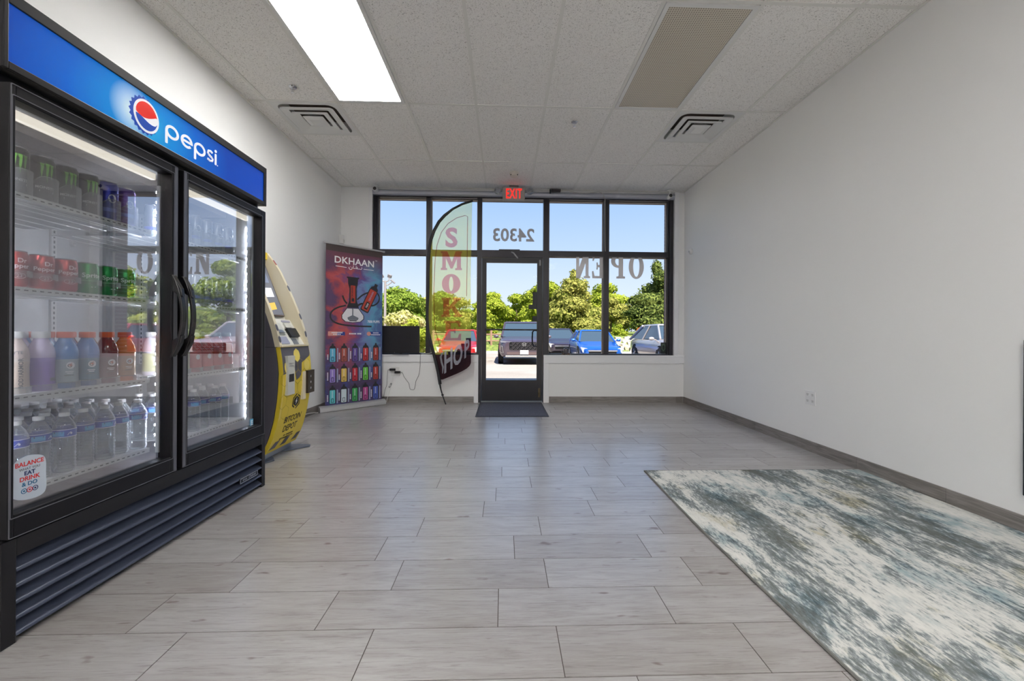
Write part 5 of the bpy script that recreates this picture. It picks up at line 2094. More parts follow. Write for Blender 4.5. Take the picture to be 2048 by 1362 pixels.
# exit sign
ex = thing('exit_sign', 'grey emergency sign with red EXIT letters and two clear lamp heads', 'exit sign', (.125, 5.70, 3.03))
f = MB()
f.box(-.03, .28, 5.68, 5.73, 2.832, 3.018)
f.build('housing', pm('exit housing grey', (156, 150, 146), .5), ex, world=True, bevel=.010)
MB().box(.06, .19, 5.685, 5.725, 3.018, 3.04).build('canopy', pm('exit canopy', (120, 114, 112), .5), ex, world=True, bevel=.003)
f = MB()
f.text('EXIT', .19, lambda u, v, h: (.125 + u, 5.679 - h, 2.862 + v), 0, bold=.020, sx=.52, spacing=1.14)
f.build('lettering', pm('lit red', (250, 40, 30), .5, emit=(250, 40, 30), estr=.9), ex, world=True)
G_lamp = clear_glass('lamp head plastic', (225, 228, 232), 1.5, .1, edge=((200, 204, 210), .5, .6, .25))
for s_ in (-1, 1):
    Mx = Matrix.Translation((.125 + s_ * .225, 5.69, 2.955)) @ Matrix.Rotation(R(s_ * -24), 4, 'Y')
    f = MB()
    pts = [(0, 0), (.034, .004), (.044, .03), (.046, .05), (0, .052)]
    vs_f = MB().lathe([(r_, z_) for r_, z_ in pts], 18)
    Mr = Mx @ Matrix.Rotation(R(90), 4, 'X') @ Matrix.Translation((0, 0, -.03))
    f.add([Mr @ Vector(v) for v in vs_f.v], vs_f.f)
    Mb_ = Mx @ Matrix.Translation((0, -.012, 0))
    f.obox(Mb_, .075, .05, .055)
    lh = f.build('lamp_head', G_lamp, ex, world=True)
    f = MB()
    f.obox(Mx @ Matrix.Translation((0, .012, 0)), .05, .012, .04)
    f.tube([(.125 + s_ * .155, 5.70, 2.935), (.125 + s_ * .20, 5.70, 2.95)], .010, 8)
    f.build('lamp_bracket', pm('lamp grey', (170, 172, 178), .4, .3), ex, world=True)

# bullet cameras
def bullet(x, y, z, label):
    t_ = thing('security_camera', label, 'security camera', (x, y, ZC), group='ceiling security cameras')
    f = MB()
    f.lathe([(0, ZC), (.040, ZC), (.040, ZC - .006), (.014, ZC - .016), (.010, z + .03), (0, z + .03)], 20, (x, y, 0))
    f.build('mount', M_wplast, t_, world=True, smooth=40)
    f = MB()
    f.lathe([(0, .0), (.026, .0), (.031, .004), (.031, .06), (.028, .09), (0, .095)], 22, (x, y - .035, z), axis='Y')
    f.build('housing', M_wplast, t_, world=True, smooth=40)
    f = MB()
    f.lathe([(0, -.002), (.020, -.002), (.024, .001), (.024, .004)], 20, (x, y - .036, z), axis='Y')
    f.build('lens', pm('camera lens', (52, 48, 46), .15), t_, world=True, smooth=40)


bullet(-1.80, 5.77, 2.985, 'white bullet camera with black lens hanging from the ceiling above the banner')
bullet(2.352, 5.77, 2.955, 'white bullet camera with black lens in the ceiling corner by the plain white side wall')
bx = thing('sensor_box', 'small dark box on the head casing beside the exit sign', 'sensor', (.71, 5.79, 3.0))
MB().box(.655, .79, 5.765, 5.81, 2.998, 3.03).build('housing', pm('dark brown box', (60, 52, 50), .5), bx, world=True, bevel=.003)
MB().box(.635, .650, 5.77, 5.81, 2.975, 3.03).build('bracket', M_black, bx, world=True)
cable('sensor_cable', [(.79, 5.79, 3.01), (.87, 5.78, 3.02), (.96, 5.785, 3.0), (1.07, 5.79, 2.985), (1.2, 5.79, 2.99), (1.33, 5.79, 3.005), (1.40, 5.80, 2.98), (1.43, 5.84, 2.93), (1.445, 5.868, 2.90), (1.45, 5.868, 2.3), (1.455, 5.868, 2.18)], .0035, pm('pale cable', (200, 196, 190), .5), 'pale cable running from the dark box to the window mullion')
ms_ = thing('motion_sensor', 'white box-shaped motion sensor in the corner above the banner', 'motion sensor', (-2.275, 5.80, 2.29))
MB().box(-2.30, -2.245, 5.775, 5.845, 2.225, 2.35).build('housing', M_wplast, ms_, world=True, bevel=.006)
MB().box(-2.244, -2.2425, 5.785, 5.835, 2.24, 2.29).build('window', pm('sensor window', (205, 205, 200), .3), ms_, world=True)
rs = thing('round_sensor', 'small round white sensor on the side wall near the window corner', 'sensor', (2.6, 5.62, 2.14))
MB().lathe([(0, 0), (-.0, 0)], 4)
f = MB()
f.lathe([(.040, 0), (.038, -.018), (.026, -.030), (0, -.033)], 22, (2.6, 5.62, 2.14), axis='X')
f.build('dome', M_wplast, rs, world=True, smooth=60)
MB().lathe([(.014, 0), (.013, -.004), (0, -.004)], 14, (2.567, 5.62, 2.14), axis='X').build('lens', pm('sensor lens', (190, 190, 195), .2), rs, world=True)

# outlet
ol = thing('electrical_outlet', 'white four-gang electrical outlet low on the plain side wall', 'outlet', (2.6, 3.385, .453))
f = MB()
f.box(2.593, 2.5995, 3.33, 3.445, .395, .512)
f.build('plate', pm('outlet plate', (232, 232, 234), .35), ol, world=True, bevel=.002)
for y in (3.36, 3.415):
    f = MB()
    for z in (.427, .480):
        f.prism(rrect(y - .016, y + .016, z - .013, z + .013, .008, 3), .002, lambda u, v, h: (2.593 - h, u, v), 0)
        for dy in (-.006, .006):
            f.box(2.5905, 2.5915, y + dy - .0012, y + dy + .0012, z - .002, z + .007, 1)
        f.box(2.5905, 2.5915, y - .002, y + .002, z - .009, z - .005, 1)
    f.build('receptacle', [pm('receptacle white', (222, 222, 224), .35), M_slot], ol, world=True)

# black panel mounted on right wall at the edge of the picture
bp_ = thing('wall_panel', 'thin black panel mounted low on the side wall, just at the frame edge', 'panel', (2.58, 1.6, .57))
MB().box(2.584, 2.599, 1.25, 1.958, .19, .965).build('case', M_black, bp_, world=True, bevel=.004)
MB().box(2.5825, 2.584, 1.27, 1.938, .21, .945).build('front', pm('panel glass', (14, 14, 18), .1), bp_, world=True)

# door mat
mt, t, b = nodes_of('mat pile')
mp = mapping(t, (1, 1, 1))
n1 = NN(t, 'ShaderNodeTexNoise', i_Scale=120.0, i_Detail=4.0)
t.links.new(mp.outputs[0], n1.inputs['Vector'])
r1 = ramp(t, [(.35, (58, 60, 70)), (.62, (86, 88, 100)), (.72, (150, 150, 160))], n1.outputs['Fac'])
t.links.new(r1.outputs[0], b.inputs['Base Color'])
b.inputs['Roughness'].default_value = .9
mat_ = thing('door_mat', 'dark grey ribbed entrance mat lying in front of the door', 'mat', (.10, 5.345, 0))
f = MB()
f.prism(rrect(-.31, .515, 4.87, 5.835, .01, 2), .006, lambda u, v, h: (u, v, .001 + h))
f.build('pile', mt, mat_, world=True)
f = MB()
f.ring(rrect(-.335, .54, 4.84, 5.848, .012, 2), rrect(-.31, .515, 4.87, 5.835, .01, 2), .004, lambda u, v, h: (u, v, .001 + h))
f.build('rubber_border', pm('mat rubber', (44, 44, 52), .6), mat_, world=True)

# area rug
mt, t, b = nodes_of('distressed rug')
mp = mapping(t, (13.0, 3.6, 1))
n1 = NN(t, 'ShaderNodeTexNoise', i_Scale=1.0, i_Detail=9.0, i_Roughness=.72, i_Distortion=.5)
t.links.new(mp.outputs[0], n1.inputs['Vector'])
mp2 = mapping(t, (1.7, .9, 1), loc=(3.1, .4, 0))
n2 = NN(t, 'ShaderNodeTexNoise', i_Scale=1.3, i_Detail=4.0, i_Roughness=.6, i_Distortion=.5)
t.links.new(mp2.outputs[0], n2.inputs['Vector'])
mp3 = mapping(t, (85, 26, 1))
n3 = NN(t, 'ShaderNodeTexNoise', i_Scale=1.0, i_Detail=4.0, i_Roughness=.7)
t.links.new(mp3.outputs[0], n3.inputs['Vector'])
s1 = NN(t, 'ShaderNodeMath', operation='MULTIPLY_ADD')
s1.inputs[1].default_value = .85
t.links.new(n2.outputs['Fac'], s1.inputs[0])
s2_ = NN(t, 'ShaderNodeMath', operation='MULTIPLY')
s2_.inputs[1].default_value = .75
t.links.new(n1.outputs['Fac'], s2_.inputs[0])
t.links.new(s2_.outputs[0], s1.inputs[2])
s3_ = NN(t, 'ShaderNodeMath', operation='MULTIPLY_ADD')
s3_.inputs[1].default_value = .52
t.links.new(n3.outputs['Fac'], s3_.inputs[0])
t.links.new(s1.outputs[0], s3_.inputs[2])
r1 = ramp(t, [(.83, (88, 92, 94)), (.92, (110, 116, 118)), (.97, (140, 148, 150)), (1.005, (198, 200, 198)), (1.0, (210, 211, 208))], None)
rr2 = NN(t, 'ShaderNodeMapRange')
rr2.inputs['From Min'].default_value = .86
rr2.inputs['From Max'].default_value = 1.25
t.links.new(s3_.outputs[0], rr2.inputs['Value'])
r1 = ramp(t, [(0, (98, 102, 100)), (.28, (118, 124, 124)), (.42, (142, 148, 150)), (.52, (182, 184, 182)), (.64, (204, 204, 200)), (1, (216, 215, 210))], rr2.outputs[0])
n4 = NN(t, 'ShaderNodeTexNoise', i_Scale=2.4, i_Detail=5.0, i_Roughness=.7)
t.links.new(mp2.outputs[0], n4.inputs['Vector'])
tint = ramp(t, [(.34, (150, 182, 196)), (.48, (255, 255, 255)), (.56, (255, 255, 255)), (.68, (206, 196, 160))], n4.outputs['Fac'])
t.links.new(mix_rgb(t, r1.outputs[0], tint.outputs[0], .75, 'MULTIPLY'), b.inputs['Base Color'])
b.inputs['Roughness'].default_value = .95
b.inputs['Specular IOR Level'].default_value = .1
bp = NN(t, 'ShaderNodeBump', i_Strength=.5, i_Distance=.004)
t.links.new(n3.outputs['Fac'], bp.inputs['Height'])
t.links.new(bp.outputs[0], b.inputs['Normal'])
rug = thing('area_rug', 'distressed grey, cream and blue area rug against the side wall', 'rug', (1.8, 1.3, 0))
f = MB()
nx, ny = 24, 130
vs = []
for j in range(ny + 1):
    y = -.35 + 3.255 * j / ny
    for i in range(nx + 1):
        x = 1.008 + 1.575 * i / nx
        fold = math.exp(-((y - 1.785 + .01 * math.sin(x * 3)) / .014) ** 2) * max(0, 1 - (x - 1.0) / 1.1)
        z = .009 + .007 * fold + .0015 * math.sin(y * 7 + x * 2) * (x < 1.2)
        xx = x + (.012 * math.sin(y * 2.4) * (1 if i == 0 else 0))
        vs.append((xx, y, z))
fs = [(j * (nx + 1) + i, j * (nx + 1) + i + 1, (j + 1) * (nx + 1) + i + 1, (j + 1) * (nx + 1) + i) for j in range(ny) for i in range(nx)]
f.add(vs, fs)
f.build('pile', mt, rug, world=True, smooth=180)
f = MB()
f.tube([(1.006 + .012 * math.sin(y * 2.4), y, .005) for y in [-.35 + .05 * k for k in range(66)]], .0055, 6)
f.tube([(1.006, 2.903, .005), (2.58, 2.905, .005)], .005, 6)
f.build('bound_edge', pm('rug binding', (112, 112, 108), .8), rug, world=True)

# ================================================================ OUTSIDE
def gz(y):          # the lot falls away gently from the shop
    return -.02 - .16 * max(0.0, min(1.0, (y - 6.3) / 9.0))


mt, t, b = nodes_of('sunlit asphalt')
mp = mapping(t, (1, 1, 1))
n1 = NN(t, 'ShaderNodeTexNoise', i_Scale=30.0, i_Detail=6.0, i_Roughness=.7)
t.links.new(mp.outputs[0], n1.inputs['Vector'])
n2 = NN(t, 'ShaderNodeTexNoise', i_Scale=.5, i_Detail=3.0)
t.links.new(mp.outputs[0], n2.inputs['Vector'])
r1 = ramp(t, [(.3, (150, 142, 134)), (.7, (182, 173, 163))], n1.outputs['Fac'])
r2 = ramp(t, [(.3, (225, 222, 218)), (.7, (255, 255, 255))], n2.outputs['Fac'])
t.links.new(mix_rgb(t, r1.outputs[0], r2.outputs[0], 1.0, 'MULTIPLY'), b.inputs['Base Color'])
b.inputs['Roughness'].default_value = .9
f = MB()
ys_ = [6.0, 6.3, 8, 10, 12, 15.3, 20, 26, 40, 90]
for ya_, yb_ in zip(ys_[:-1], ys_[1:]):
    f.quad((-60, ya_, gz(ya_)), (60, ya_, gz(ya_)), (60, yb_, gz(yb_)), (-60, yb_, gz(yb_)))
struct(f.build('ground', mt))
# grassy bank behind the lot
mt, t, b = nodes_of('grass bank')
mp = mapping(t, (1, 1, 1))
n1 = NN(t, 'ShaderNodeTexNoise', i_Scale=6.0, i_Detail=6.0)
t.links.new(mp.outputs[0], n1.inputs['Vector'])
r1 = ramp(t, [(.3, (66, 84, 34)), (.6, (120, 132, 60)), (.8, (158, 150, 92))], n1.outputs['Fac'])
t.links.new(r1.outputs[0], b.inputs['Base Color'])
b.inputs['Roughness'].default_value = 1
f = MB()
P = [(24.6, -.2), (25.4, .12), (27.2, .85), (30, 1.0), (60, 1.4), (90, 1.6)]
for (ya_, za), (yb_, zb_) in zip(P[:-1], P[1:]):
    f.quad((-60, ya_, za), (60, ya_, za), (60, yb_, zb_), (-60, yb_, zb_))
struct(f.build('ground_bank', mt))
struct(MB().box(-60, 60, 24.3, 24.6, -.2, -.04).build('trim_6', pm('kerb concrete', (176, 170, 162), .8)))

# riprap stones on the bank
random.seed(11)
f = MB()
for k in range(230):
    x = random.uniform(7.2, 12.4)
    u = random.random()
    y = 24.75 + 2.3 * u
    z = -.1 + .85 * u ** 1.1
    s_ = random.uniform(.10, .22)
    vs = []
    for a in range(8):
        vs.append((x + s_ * random.uniform(.6, 1.1) * (1 if a & 1 else -1), y + s_ * random.uniform(.5, 1) * (1 if a & 2 else -1), z + s_ * random.uniform(.4, .9) * (1 if a & 4 else -1) + .05))
    f.add(vs, [(0, 2, 3, 1), (4, 5, 7, 6), (0, 1, 5, 4), (1, 3, 7, 5), (3, 2, 6, 7), (2, 0, 4, 6)], random.choice((0, 0, 1)))
tag(f.build('riprap_stones', [pm('pale stone', (212, 204, 190), .9), pm('tan stone', (176, 158, 132), .9)]), 'pale loose stones covering the bank behind the cars', 'stones', kind='stuff')


# ---- vegetation
def leaf_mat(name, c0, c1, tr=.35):
    m = bpy.data.materials.new(name)
    m.use_nodes = True
    t = m.node_tree
    t.nodes.clear()
    o = t.nodes.new('ShaderNodeOutputMaterial')
    g = t.nodes.new('ShaderNodeNewGeometry')
    r = ramp(t, [(0.0, c0), (1.0, c1)], g.outputs['Random Per Island'])
    df = t.nodes.new('ShaderNodeBsdfDiffuse')
    tl = t.nodes.new('ShaderNodeBsdfTranslucent')
    t.links.new(r.outputs[0], df.inputs[0])
    t.links.new(r.outputs[0], tl.inputs[0])
    mx = t.nodes.new('ShaderNodeMixShader')
    mx.inputs[0].default_value = tr
    t.links.new(df.outputs[0], mx.inputs[1])
    t.links.new(tl.outputs[0], mx.inputs[2])
    t.links.new(mx.outputs[0], o.inputs[0])
    return m


L_bright = leaf_mat('leaf bright', (104, 124, 34), (186, 192, 76))
L_mid = leaf_mat('leaf mid', (84, 108, 38), (152, 168, 72))
L_dark = leaf_mat('leaf dark', (44, 62, 32), (130, 140, 72), .25)
L_pale = leaf_mat('leaf pale', (150, 150, 70), (226, 216, 160))
L_yel = leaf_mat('leaf olive', (92, 102, 42), (190, 184, 100))
M_bark = pm('bark', (92, 76, 62), .9)


def foliage(mb, blobs, n, size, rnd):
    tot = sum(b_[3] * b_[4] for b_ in blobs)
    for (bx_, by_, bz_, rx, rz) in blobs:
        k = int(n * rx * rz / tot)
        for _ in range(k):
            while True:
                d = Vector((rnd.uniform(-1, 1), rnd.uniform(-1, 1), rnd.uniform(-1, 1)))
                if .05 < d.length < 1:
                    break
            d.normalize()
            if d.y > .45 and rnd.random() < .75:
                d.y = -d.y
            rr_ = rnd.uniform(.72, 1.05)
            p = Vector((bx_ + d.x * rx * rr_, by_ + d.y * rx * rr_, bz_ + d.z * rz * rr_))
            nrm_ = (d + Vector((rnd.uniform(-.8, .8), rnd.uniform(-.8, .8), rnd.uniform(-.3, .9)))).normalized()
            a = nrm_.orthogonal().normalized()
            a.rotate(Matrix.Rotation(rnd.uniform(0, 6.28), 3, nrm_))
            c = nrm_.cross(a)
            s_ = size * rnd.uniform(.6, 1.3)
            mb.add([p - a * s_, p - c * s_ * .55, p + a * s_, p + c * s_ * .55], [(0, 1, 2, 3)])
        # inner mass
        q = MB()
        rings = 6
        for i in range(1, rings):
            ph = PI * i / rings
            for j in range(9):
                an = 2 * PI * j / 9
                w_ = .80 * (1 + rnd.uniform(-.15, .15))
                q.v.append((bx_ + rx * w_ * math.sin(ph) * math.cos(an), by_ + rx * w_ * math.sin(ph) * math.sin(an), bz_ + rz * w_ * math.cos(ph)))
        for i in range(rings - 2):
            for j in range(9):
                l = (j + 1) % 9
                q.f.append((i * 9 + j, i * 9 + l, (i + 1) * 9 + l, (i + 1) * 9 + j))
        mb.add(q.v, q.f)


def tree(x, y, top, w, mat, label, n=2600, size=.16, shape='round', trunk=True, base=None, group='trees beyond the parking lot', cat='tree', name='tree', seed=1, gap=0.0):
    rnd = random.Random(seed)
    zb = base if base is not None else (.9 if y > 27 else gz(y))
    t_ = thing(name, label, cat, (x, y, zb), group=group)
    H = top - zb
    blobs = []
    if shape == 'cone':
        lv = 6
        for i in range(lv):
            u = i / (lv - 1)
            rad = w / 2 * (1 - .80 * u ** 1.3)
            for k in range(max(1, int(6 * (1 - u)) + 1)):
                a = rnd.uniform(0, 6.28)
                o_ = rad * .55 if i < lv - 1 else 0
                blobs.append((x + o_ * math.cos(a), y + o_ * math.sin(a) * .8, zb + H * (.16 + .78 * u), rad * .58 + .12, H * .13))
    else:
        nb = 13
        lo = .12 if not trunk else .28
        for i in range(nb):
            a = rnd.uniform(0, 6.28)
            u = rnd.random()
            rad = w / 2 * (.78 if shape == 'round' else .9) * rnd.uniform(.25, .72)
            zz = zb + H * (lo + (.80 - lo) * u)
            sh = math.sqrt(max(.15, 1 - (2 * u - .8) ** 2 * .5))
            blobs.append((x + rad * sh * math.cos(a) * 1.2, y + rad * math.sin(a), zz, w * rnd.uniform(.15, .23), H * rnd.uniform(.11, .17)))
        blobs.append((x, y, zb + H * .86, w * .17, H * .12))
    f = MB()
    foliage(f, blobs, int(n * 1.7), size * .74, rnd)
    f.build('foliage', mat, t_, world=True)
    if trunk:
        f = MB()
        f.tube([(x, y, zb - .1), (x + .05, y, zb + H * .3), (x - .05, y, zb + H * .62)], [.16, .12, .06], 8)
        for k in range(5):
            a = rnd.uniform(0, 6.28)
            f.tube([(x, y, zb + H * (.2 + .06 * k)), (x + .22 * w * math.cos(a), y + .2 * w * math.sin(a), zb + H * (.42 + .08 * k))], [.07, .03], 6)
        f.build('trunk', M_bark, t_, world=True)
    return t_


tree(-6.9, 26.8, 4.1, 5.2, L_mid, 'bushy mid-green tree behind the light pole, seen past the banner', 4200, .15, trunk=False, seed=2)
tree(-4.7, 31.2, 4.3, 3.2, L_mid, 'bushy mid-green tree between the light pole and the flag', 2400, .16, trunk=False, seed=22)
tree(-4.7, 19.5, 2.15, 2.6, L_pale, 'pale flowering shrub below the light pole', 1800, .10, trunk=False, seed=3, group='shrubs around the parking lot', cat='shrub', name='flowering_shrub')
tree(-2.75, 12.5, 1.5, 1.3, L_bright, 'bright green bush just outside the left window, right of the monitor', 1100, .07, trunk=False, seed=4, group='shrubs around the parking lot', cat='shrub', name='shrub')
tree(-5.4, 36.4, 4.7, 7.0, L_yel, 'yellow-green tree seen through the feather flag', 3400, .2, seed=5)
tree(-1.2, 42.8, 5.4, 5.4, L_bright, 'bright green tree at the left side of the door glass', 3600, .22, seed=6)
tree(1.5, 49.2, 5.9, 6.4, L_bright, 'bright green tree in the middle of the door glass', 3400, .26, seed=7)
tree(3.7, 37, 6.0, 5.0, L_bright, 'taller loose bright green tree behind the dark purple-black sedan', 3600, .2, seed=8)
tree(5.1, 30.0, 5.5, 4.6, L_yel, 'dense cone-shaped olive-green tree behind the blue sedan', 5600, .15, shape='cone', trunk=False, seed=9)
tree(10.2, 41.2, 6.3, 7.0, L_bright, 'bright green tree between the cone-shaped tree and the dark tree', 3800, .24, seed=10)
tree(9.0, 34.6, 4.2, 4.2, L_yel, 'low spreading olive tree above the pale stones', 2800, .17, seed=12)
tree(11.25, 30.0, 6.2, 5.0, L_dark, 'tall dark green tree behind the silver car', 5600, .16, shape='cone', trunk=True, seed=13, base=.95)
tree(17.2, 31, 6.5, 6.5, L_mid, 'broad tree beyond the dark green one, mostly seen in the cooler glass', 3000, .22, seed=14)
tree(24.4, 30, 6.0, 7.0, L_bright, 'broad bright tree further along the bank, seen in the cooler glass', 2600, .24, seed=15)
tree(32.5, 33, 7.0, 8.0, L_mid, 'broad green tree at the far end of the bank', 2200, .28, seed=16)
tree(-14.0, 32, 5.0, 8.0, L_mid, 'broad tree hidden behind the banner side of the window', 2200, .26, seed=17)
for i, (x, y, top, w, m_, lab) in enumerate([
        (-1.4, 27.8, 1.9, 2.5, L_bright, 'low bright shrub behind the rail fence'),
        (1.5, 27.9, 2.0, 2.5, L_bright, 'low bright shrub behind the purple-grey car'),
        (5.6, 26.3, 1.6, 2.2, L_yel, 'yellowish low shrub behind the blue sedan'),
        (8.0, 28.2, 1.75, 1.4, L_bright, 'clipped bright shrub above the pale stones'),
        (14.6, 25.95, 2.0, 3.0, L_mid, 'low shrub on the bank beyond the silver car'),
        (18.9, 25.9, 2.2, 3.2, L_bright, 'low bright shrub far along the bank')]):
    tree(x, y, top, w, m_, lab, 1100, .10, trunk=False, base=.3, seed=40 + i, group='shrubs around the parking lot', cat='shrub', name='shrub')
tree(9.15, 27.35, 1.48, .6, leaf_mat('orange bloom', (196, 84, 30), (240, 150, 60)), 'small orange flowering plant on the bank beside the silver car', 260, .08, trunk=False, base=.85, seed=60, group='shrubs around the parking lot', cat='flowers', name='flowering_plant')

# continuous woods far behind the separate trees
rnd = random.Random(99)
f = MB()
foliage(f, [(-62 + 5.2 * k, 60 + rnd.uniform(-2, 2), 2.6 + rnd.uniform(-.3, .6), 4.2, 2.5) for k in range(27)], 9000, .32, rnd)
tag(f.build('distant_woods', L_mid), 'low band of dense green woods far behind the parking lot', 'woods', kind='stuff')

# light pole
lp = thing('light_pole', 'grey parking lot light pole with floodlights, seen above the monitor', 'light pole', (-6.75, 23.5, -.18))
f = MB()
f.tube([(-6.75, 23.5, -.18), (-6.75, 23.5, 3.95)], [.09, .06], 10)
f.tube([(-6.93, 23.5, 4.12), (-6.93, 23.5, 3.98), (-6.85, 23.5, 3.92), (-6.65, 23.5, 3.92), (-6.54, 23.5, 3.98), (-6.54, 23.5, 4.15)], .03, 8)
f.tube([(-6.75, 23.5, 3.72), (-6.60, 23.5, 3.72), (-6.38, 23.5, 3.88)], .028, 8)
f.build('pole', pm('galvanised', (150, 140, 136), .6, .3), lp, world=True)
for (x, z, a) in ((-6.95, 4.2, -25), (-6.5, 4.22, 20), (-6.32, 3.92, 40)):
    f = MB()
    Mx = Matrix.Translation((x, 23.48, z)) @ Matrix.Rotation(R(a), 4, 'Y') @ Matrix.Rotation(R(30), 4, 'X')
    f.obox(Mx, .22 if z > 4 else .3, .10, .18 if z > 4 else .05)
    f.build('floodlight', pm('floodlight grey', (128, 122, 120), .5), lp, world=True)

# rail fence
fe = thing('rail_fence', 'low weathered rail fence at the edge of the lot, seen through the door', 'fence', (-1.0, 25.8, .2))
f = MB()
for z in (.55, .95):
    f.tube([(-4.5, 25.8, z), (-2, 25.8, z - .03), (.6, 25.8, z + .02), (1.5, 25.8, z)], .05, 6)
f.build('rail', pm('weathered rail', (150, 116, 96), .9), fe, world=True)
for k in range(4):
    x = -4.4 + k * 1.8
    MB().tube([(x, 25.8, .0), (x, 25.8, 1.2)], .07, 6).build('post', _mats['weathered rail'], fe, world=True)


# ---- cars
def car(name, label, x, y, rz, paint, kind='sedan', L=4.6, Wd=1.84, H=1.45, extra=None):
    """origin under the front bumper centre, nose towards local -Y"""
    t_ = thing(name, label, 'car', (x, y, gz(y)), rotz=rz, group='parked cars')
    hw = Wd / 2
    P_ = pm('paint ' + name + str(paint), paint, .28, .35, coat=.8)
    Gs = pm('car window glass', (60, 74, 84), .08, spec=.9)
    Tr = pm('tyre', (26, 26, 28), .8)
    Wh = pm('wheel silver', (168, 168, 172), .3, .7)
    HL = pm('headlight', (226, 224, 216), .15, spec=.9) if kind != 'suv' else pm('smoked headlight', (120, 120, 128), .15, spec=.9)
    Bk = pm('car black trim', (12, 12, 14), .6, spec=.2)
    Ch = pm('car chrome', (206, 204, 202), .2, .8)
    if kind == 'suv':
        belt, hood0, hood1, clr = .60 * H, .56 * H, .62 * H, .17 * H
        ws0, ws1, re1, re0 = .24 * L, .39 * L, .90 * L, .97 * L
        topw = .72
        if 'silver' in name:
            re1, re0, topw = .76 * L, .985 * L, .66
    else:
        belt, hood0, hood1, clr = .62 * H, .47 * H, .60 * H, .13 * H
        ws0, ws1, re1, re0 = .27 * L, .43 * L, .74 * L, .92 * L
        topw = .64
    st = [(0.0, clr + .10, hood0 - .10, .74), (.03, clr + .03, hood0 - .02, .90), (.10, clr, hood0 + .02, .97), (.20, clr, hood0 + .06, 1.0), (ws0 / L, clr, hood1, 1.0), (.45, clr, belt, 1.0), (.75, clr, belt + .02, 1.0), (.90, clr, belt + (.0 if kind == 'suv' else .03), .98), (.97, clr + .03, belt - .02, .93), (1.0, clr + .12, belt - .14, .82)]
    f = MB()
    sec_ = []
    for u, zb_, zt_, wk in st:
        w_ = hw * wk
        yv = u * L
        sec_.append([(-w_ * .90, yv, zb_), (-w_ * .985, yv, zb_ + .12), (-w_, yv, zb_ + (zt_ - zb_) * .55), (-w_ * .97, yv, zb_ + (zt_ - zb_) * .86), (-w_ * .88, yv, zt_), (-w_ * .45, yv, zt_ + .025), (w_ * .45, yv, zt_ + .025), (w_ * .88, yv, zt_), (w_ * .97, yv, zb_ + (zt_ - zb_) * .86), (w_, yv, zb_ + (zt_ - zb_) * .55), (w_ * .985, yv, zb_ + .12), (w_ * .90, yv, zb_)])
    n = 12
    vs = [p for s_ in sec_ for p in s_]
    fs = []
    for i in range(len(sec_) - 1):
        for j in range(n):
            l = (j + 1) % n
            fs.append((i * n + j, i * n + l, (i + 1) * n + l, (i + 1) * n + j))
    fs.append(tuple(range(n))[::-1])
    fs.append(tuple((len(sec_) - 1) * n + j for j in range(n)))
    f.add(vs, fs)
    f.build('body', P_, t_, smooth=42)
    # glasshouse
    bw, tw = hw * .90, hw * topw
    zb_, zt_ = belt - .01, H - .05
    base_ = [(-bw, ws0), (bw, ws0), (bw, re0), (-bw, re0)]
    top_ = [(-tw, ws1), (tw, ws1), (tw, re1), (-tw, re1)]
    zf = hood1 + .01
    bp_ = [(-bw * .96, ws0, zf), (bw * .96, ws0, zf), (bw, re0, zb_ + .02), (-bw, re0, zb_ + .02)]
    tp_ = [(p[0], p[1], zt_) for p in top_]
    f = MB()
    f.quad(bp_[0], bp_[1], tp_[1], tp_[0])
    f.build('windshield', Gs, t_)
    f = MB()
    f.quad(bp_[1], bp_[2], tp_[2], tp_[1])
    f.build('side_window', Gs, t_)
    f = MB()
    f.quad(bp_[3], bp_[0], tp_[0], tp_[3])
    f.build('side_window', Gs, t_)
    f = MB()
    f.quad(bp_[2], bp_[3], tp_[3], tp_[2])
    f.build('rear_window', Gs, t_)
    f = MB()
    rp = [(-tw * 1.04, ws1 - .05), (tw * 1.04, ws1 - .05), (tw * 1.04, re1 + .06), (-tw * 1.04, re1 + .06)]
    vs = [(p[0], p[1], zt_ - .01) for p in rp] + [(p[0] * .93, p[1] + (.10 if i < 2 else -.10), H) for i, p in enumerate(rp)]
    f.add(vs, [(0, 3, 2, 1), (4, 5, 6, 7), (0, 1, 5, 4), (1, 2, 6, 5), (2, 3, 7, 6), (3, 0, 4, 7)])
    for s_ in (-1, 1):
        f.tube([(s_ * bw * .96, ws0, zf), (s_ * tw * 1.02, ws1, zt_)], .040, 6)
        f.tube([(s_ * bw, re0, zb_), (s_ * tw * 1.02, re1, zt_)], .06, 6)
        f.tube([(s_ * bw * 1.01, (ws0 + re0) / 2 + .1, zb_), (s_ * tw * 1.03, (ws1 + re1) / 2, zt_)], .03, 6)
    f.build('roof', P_, t_, smooth=40)
    wr = .335 if kind == 'suv' else .315
    wr *= H / 1.55 if kind == 'suv' else H / 1.42
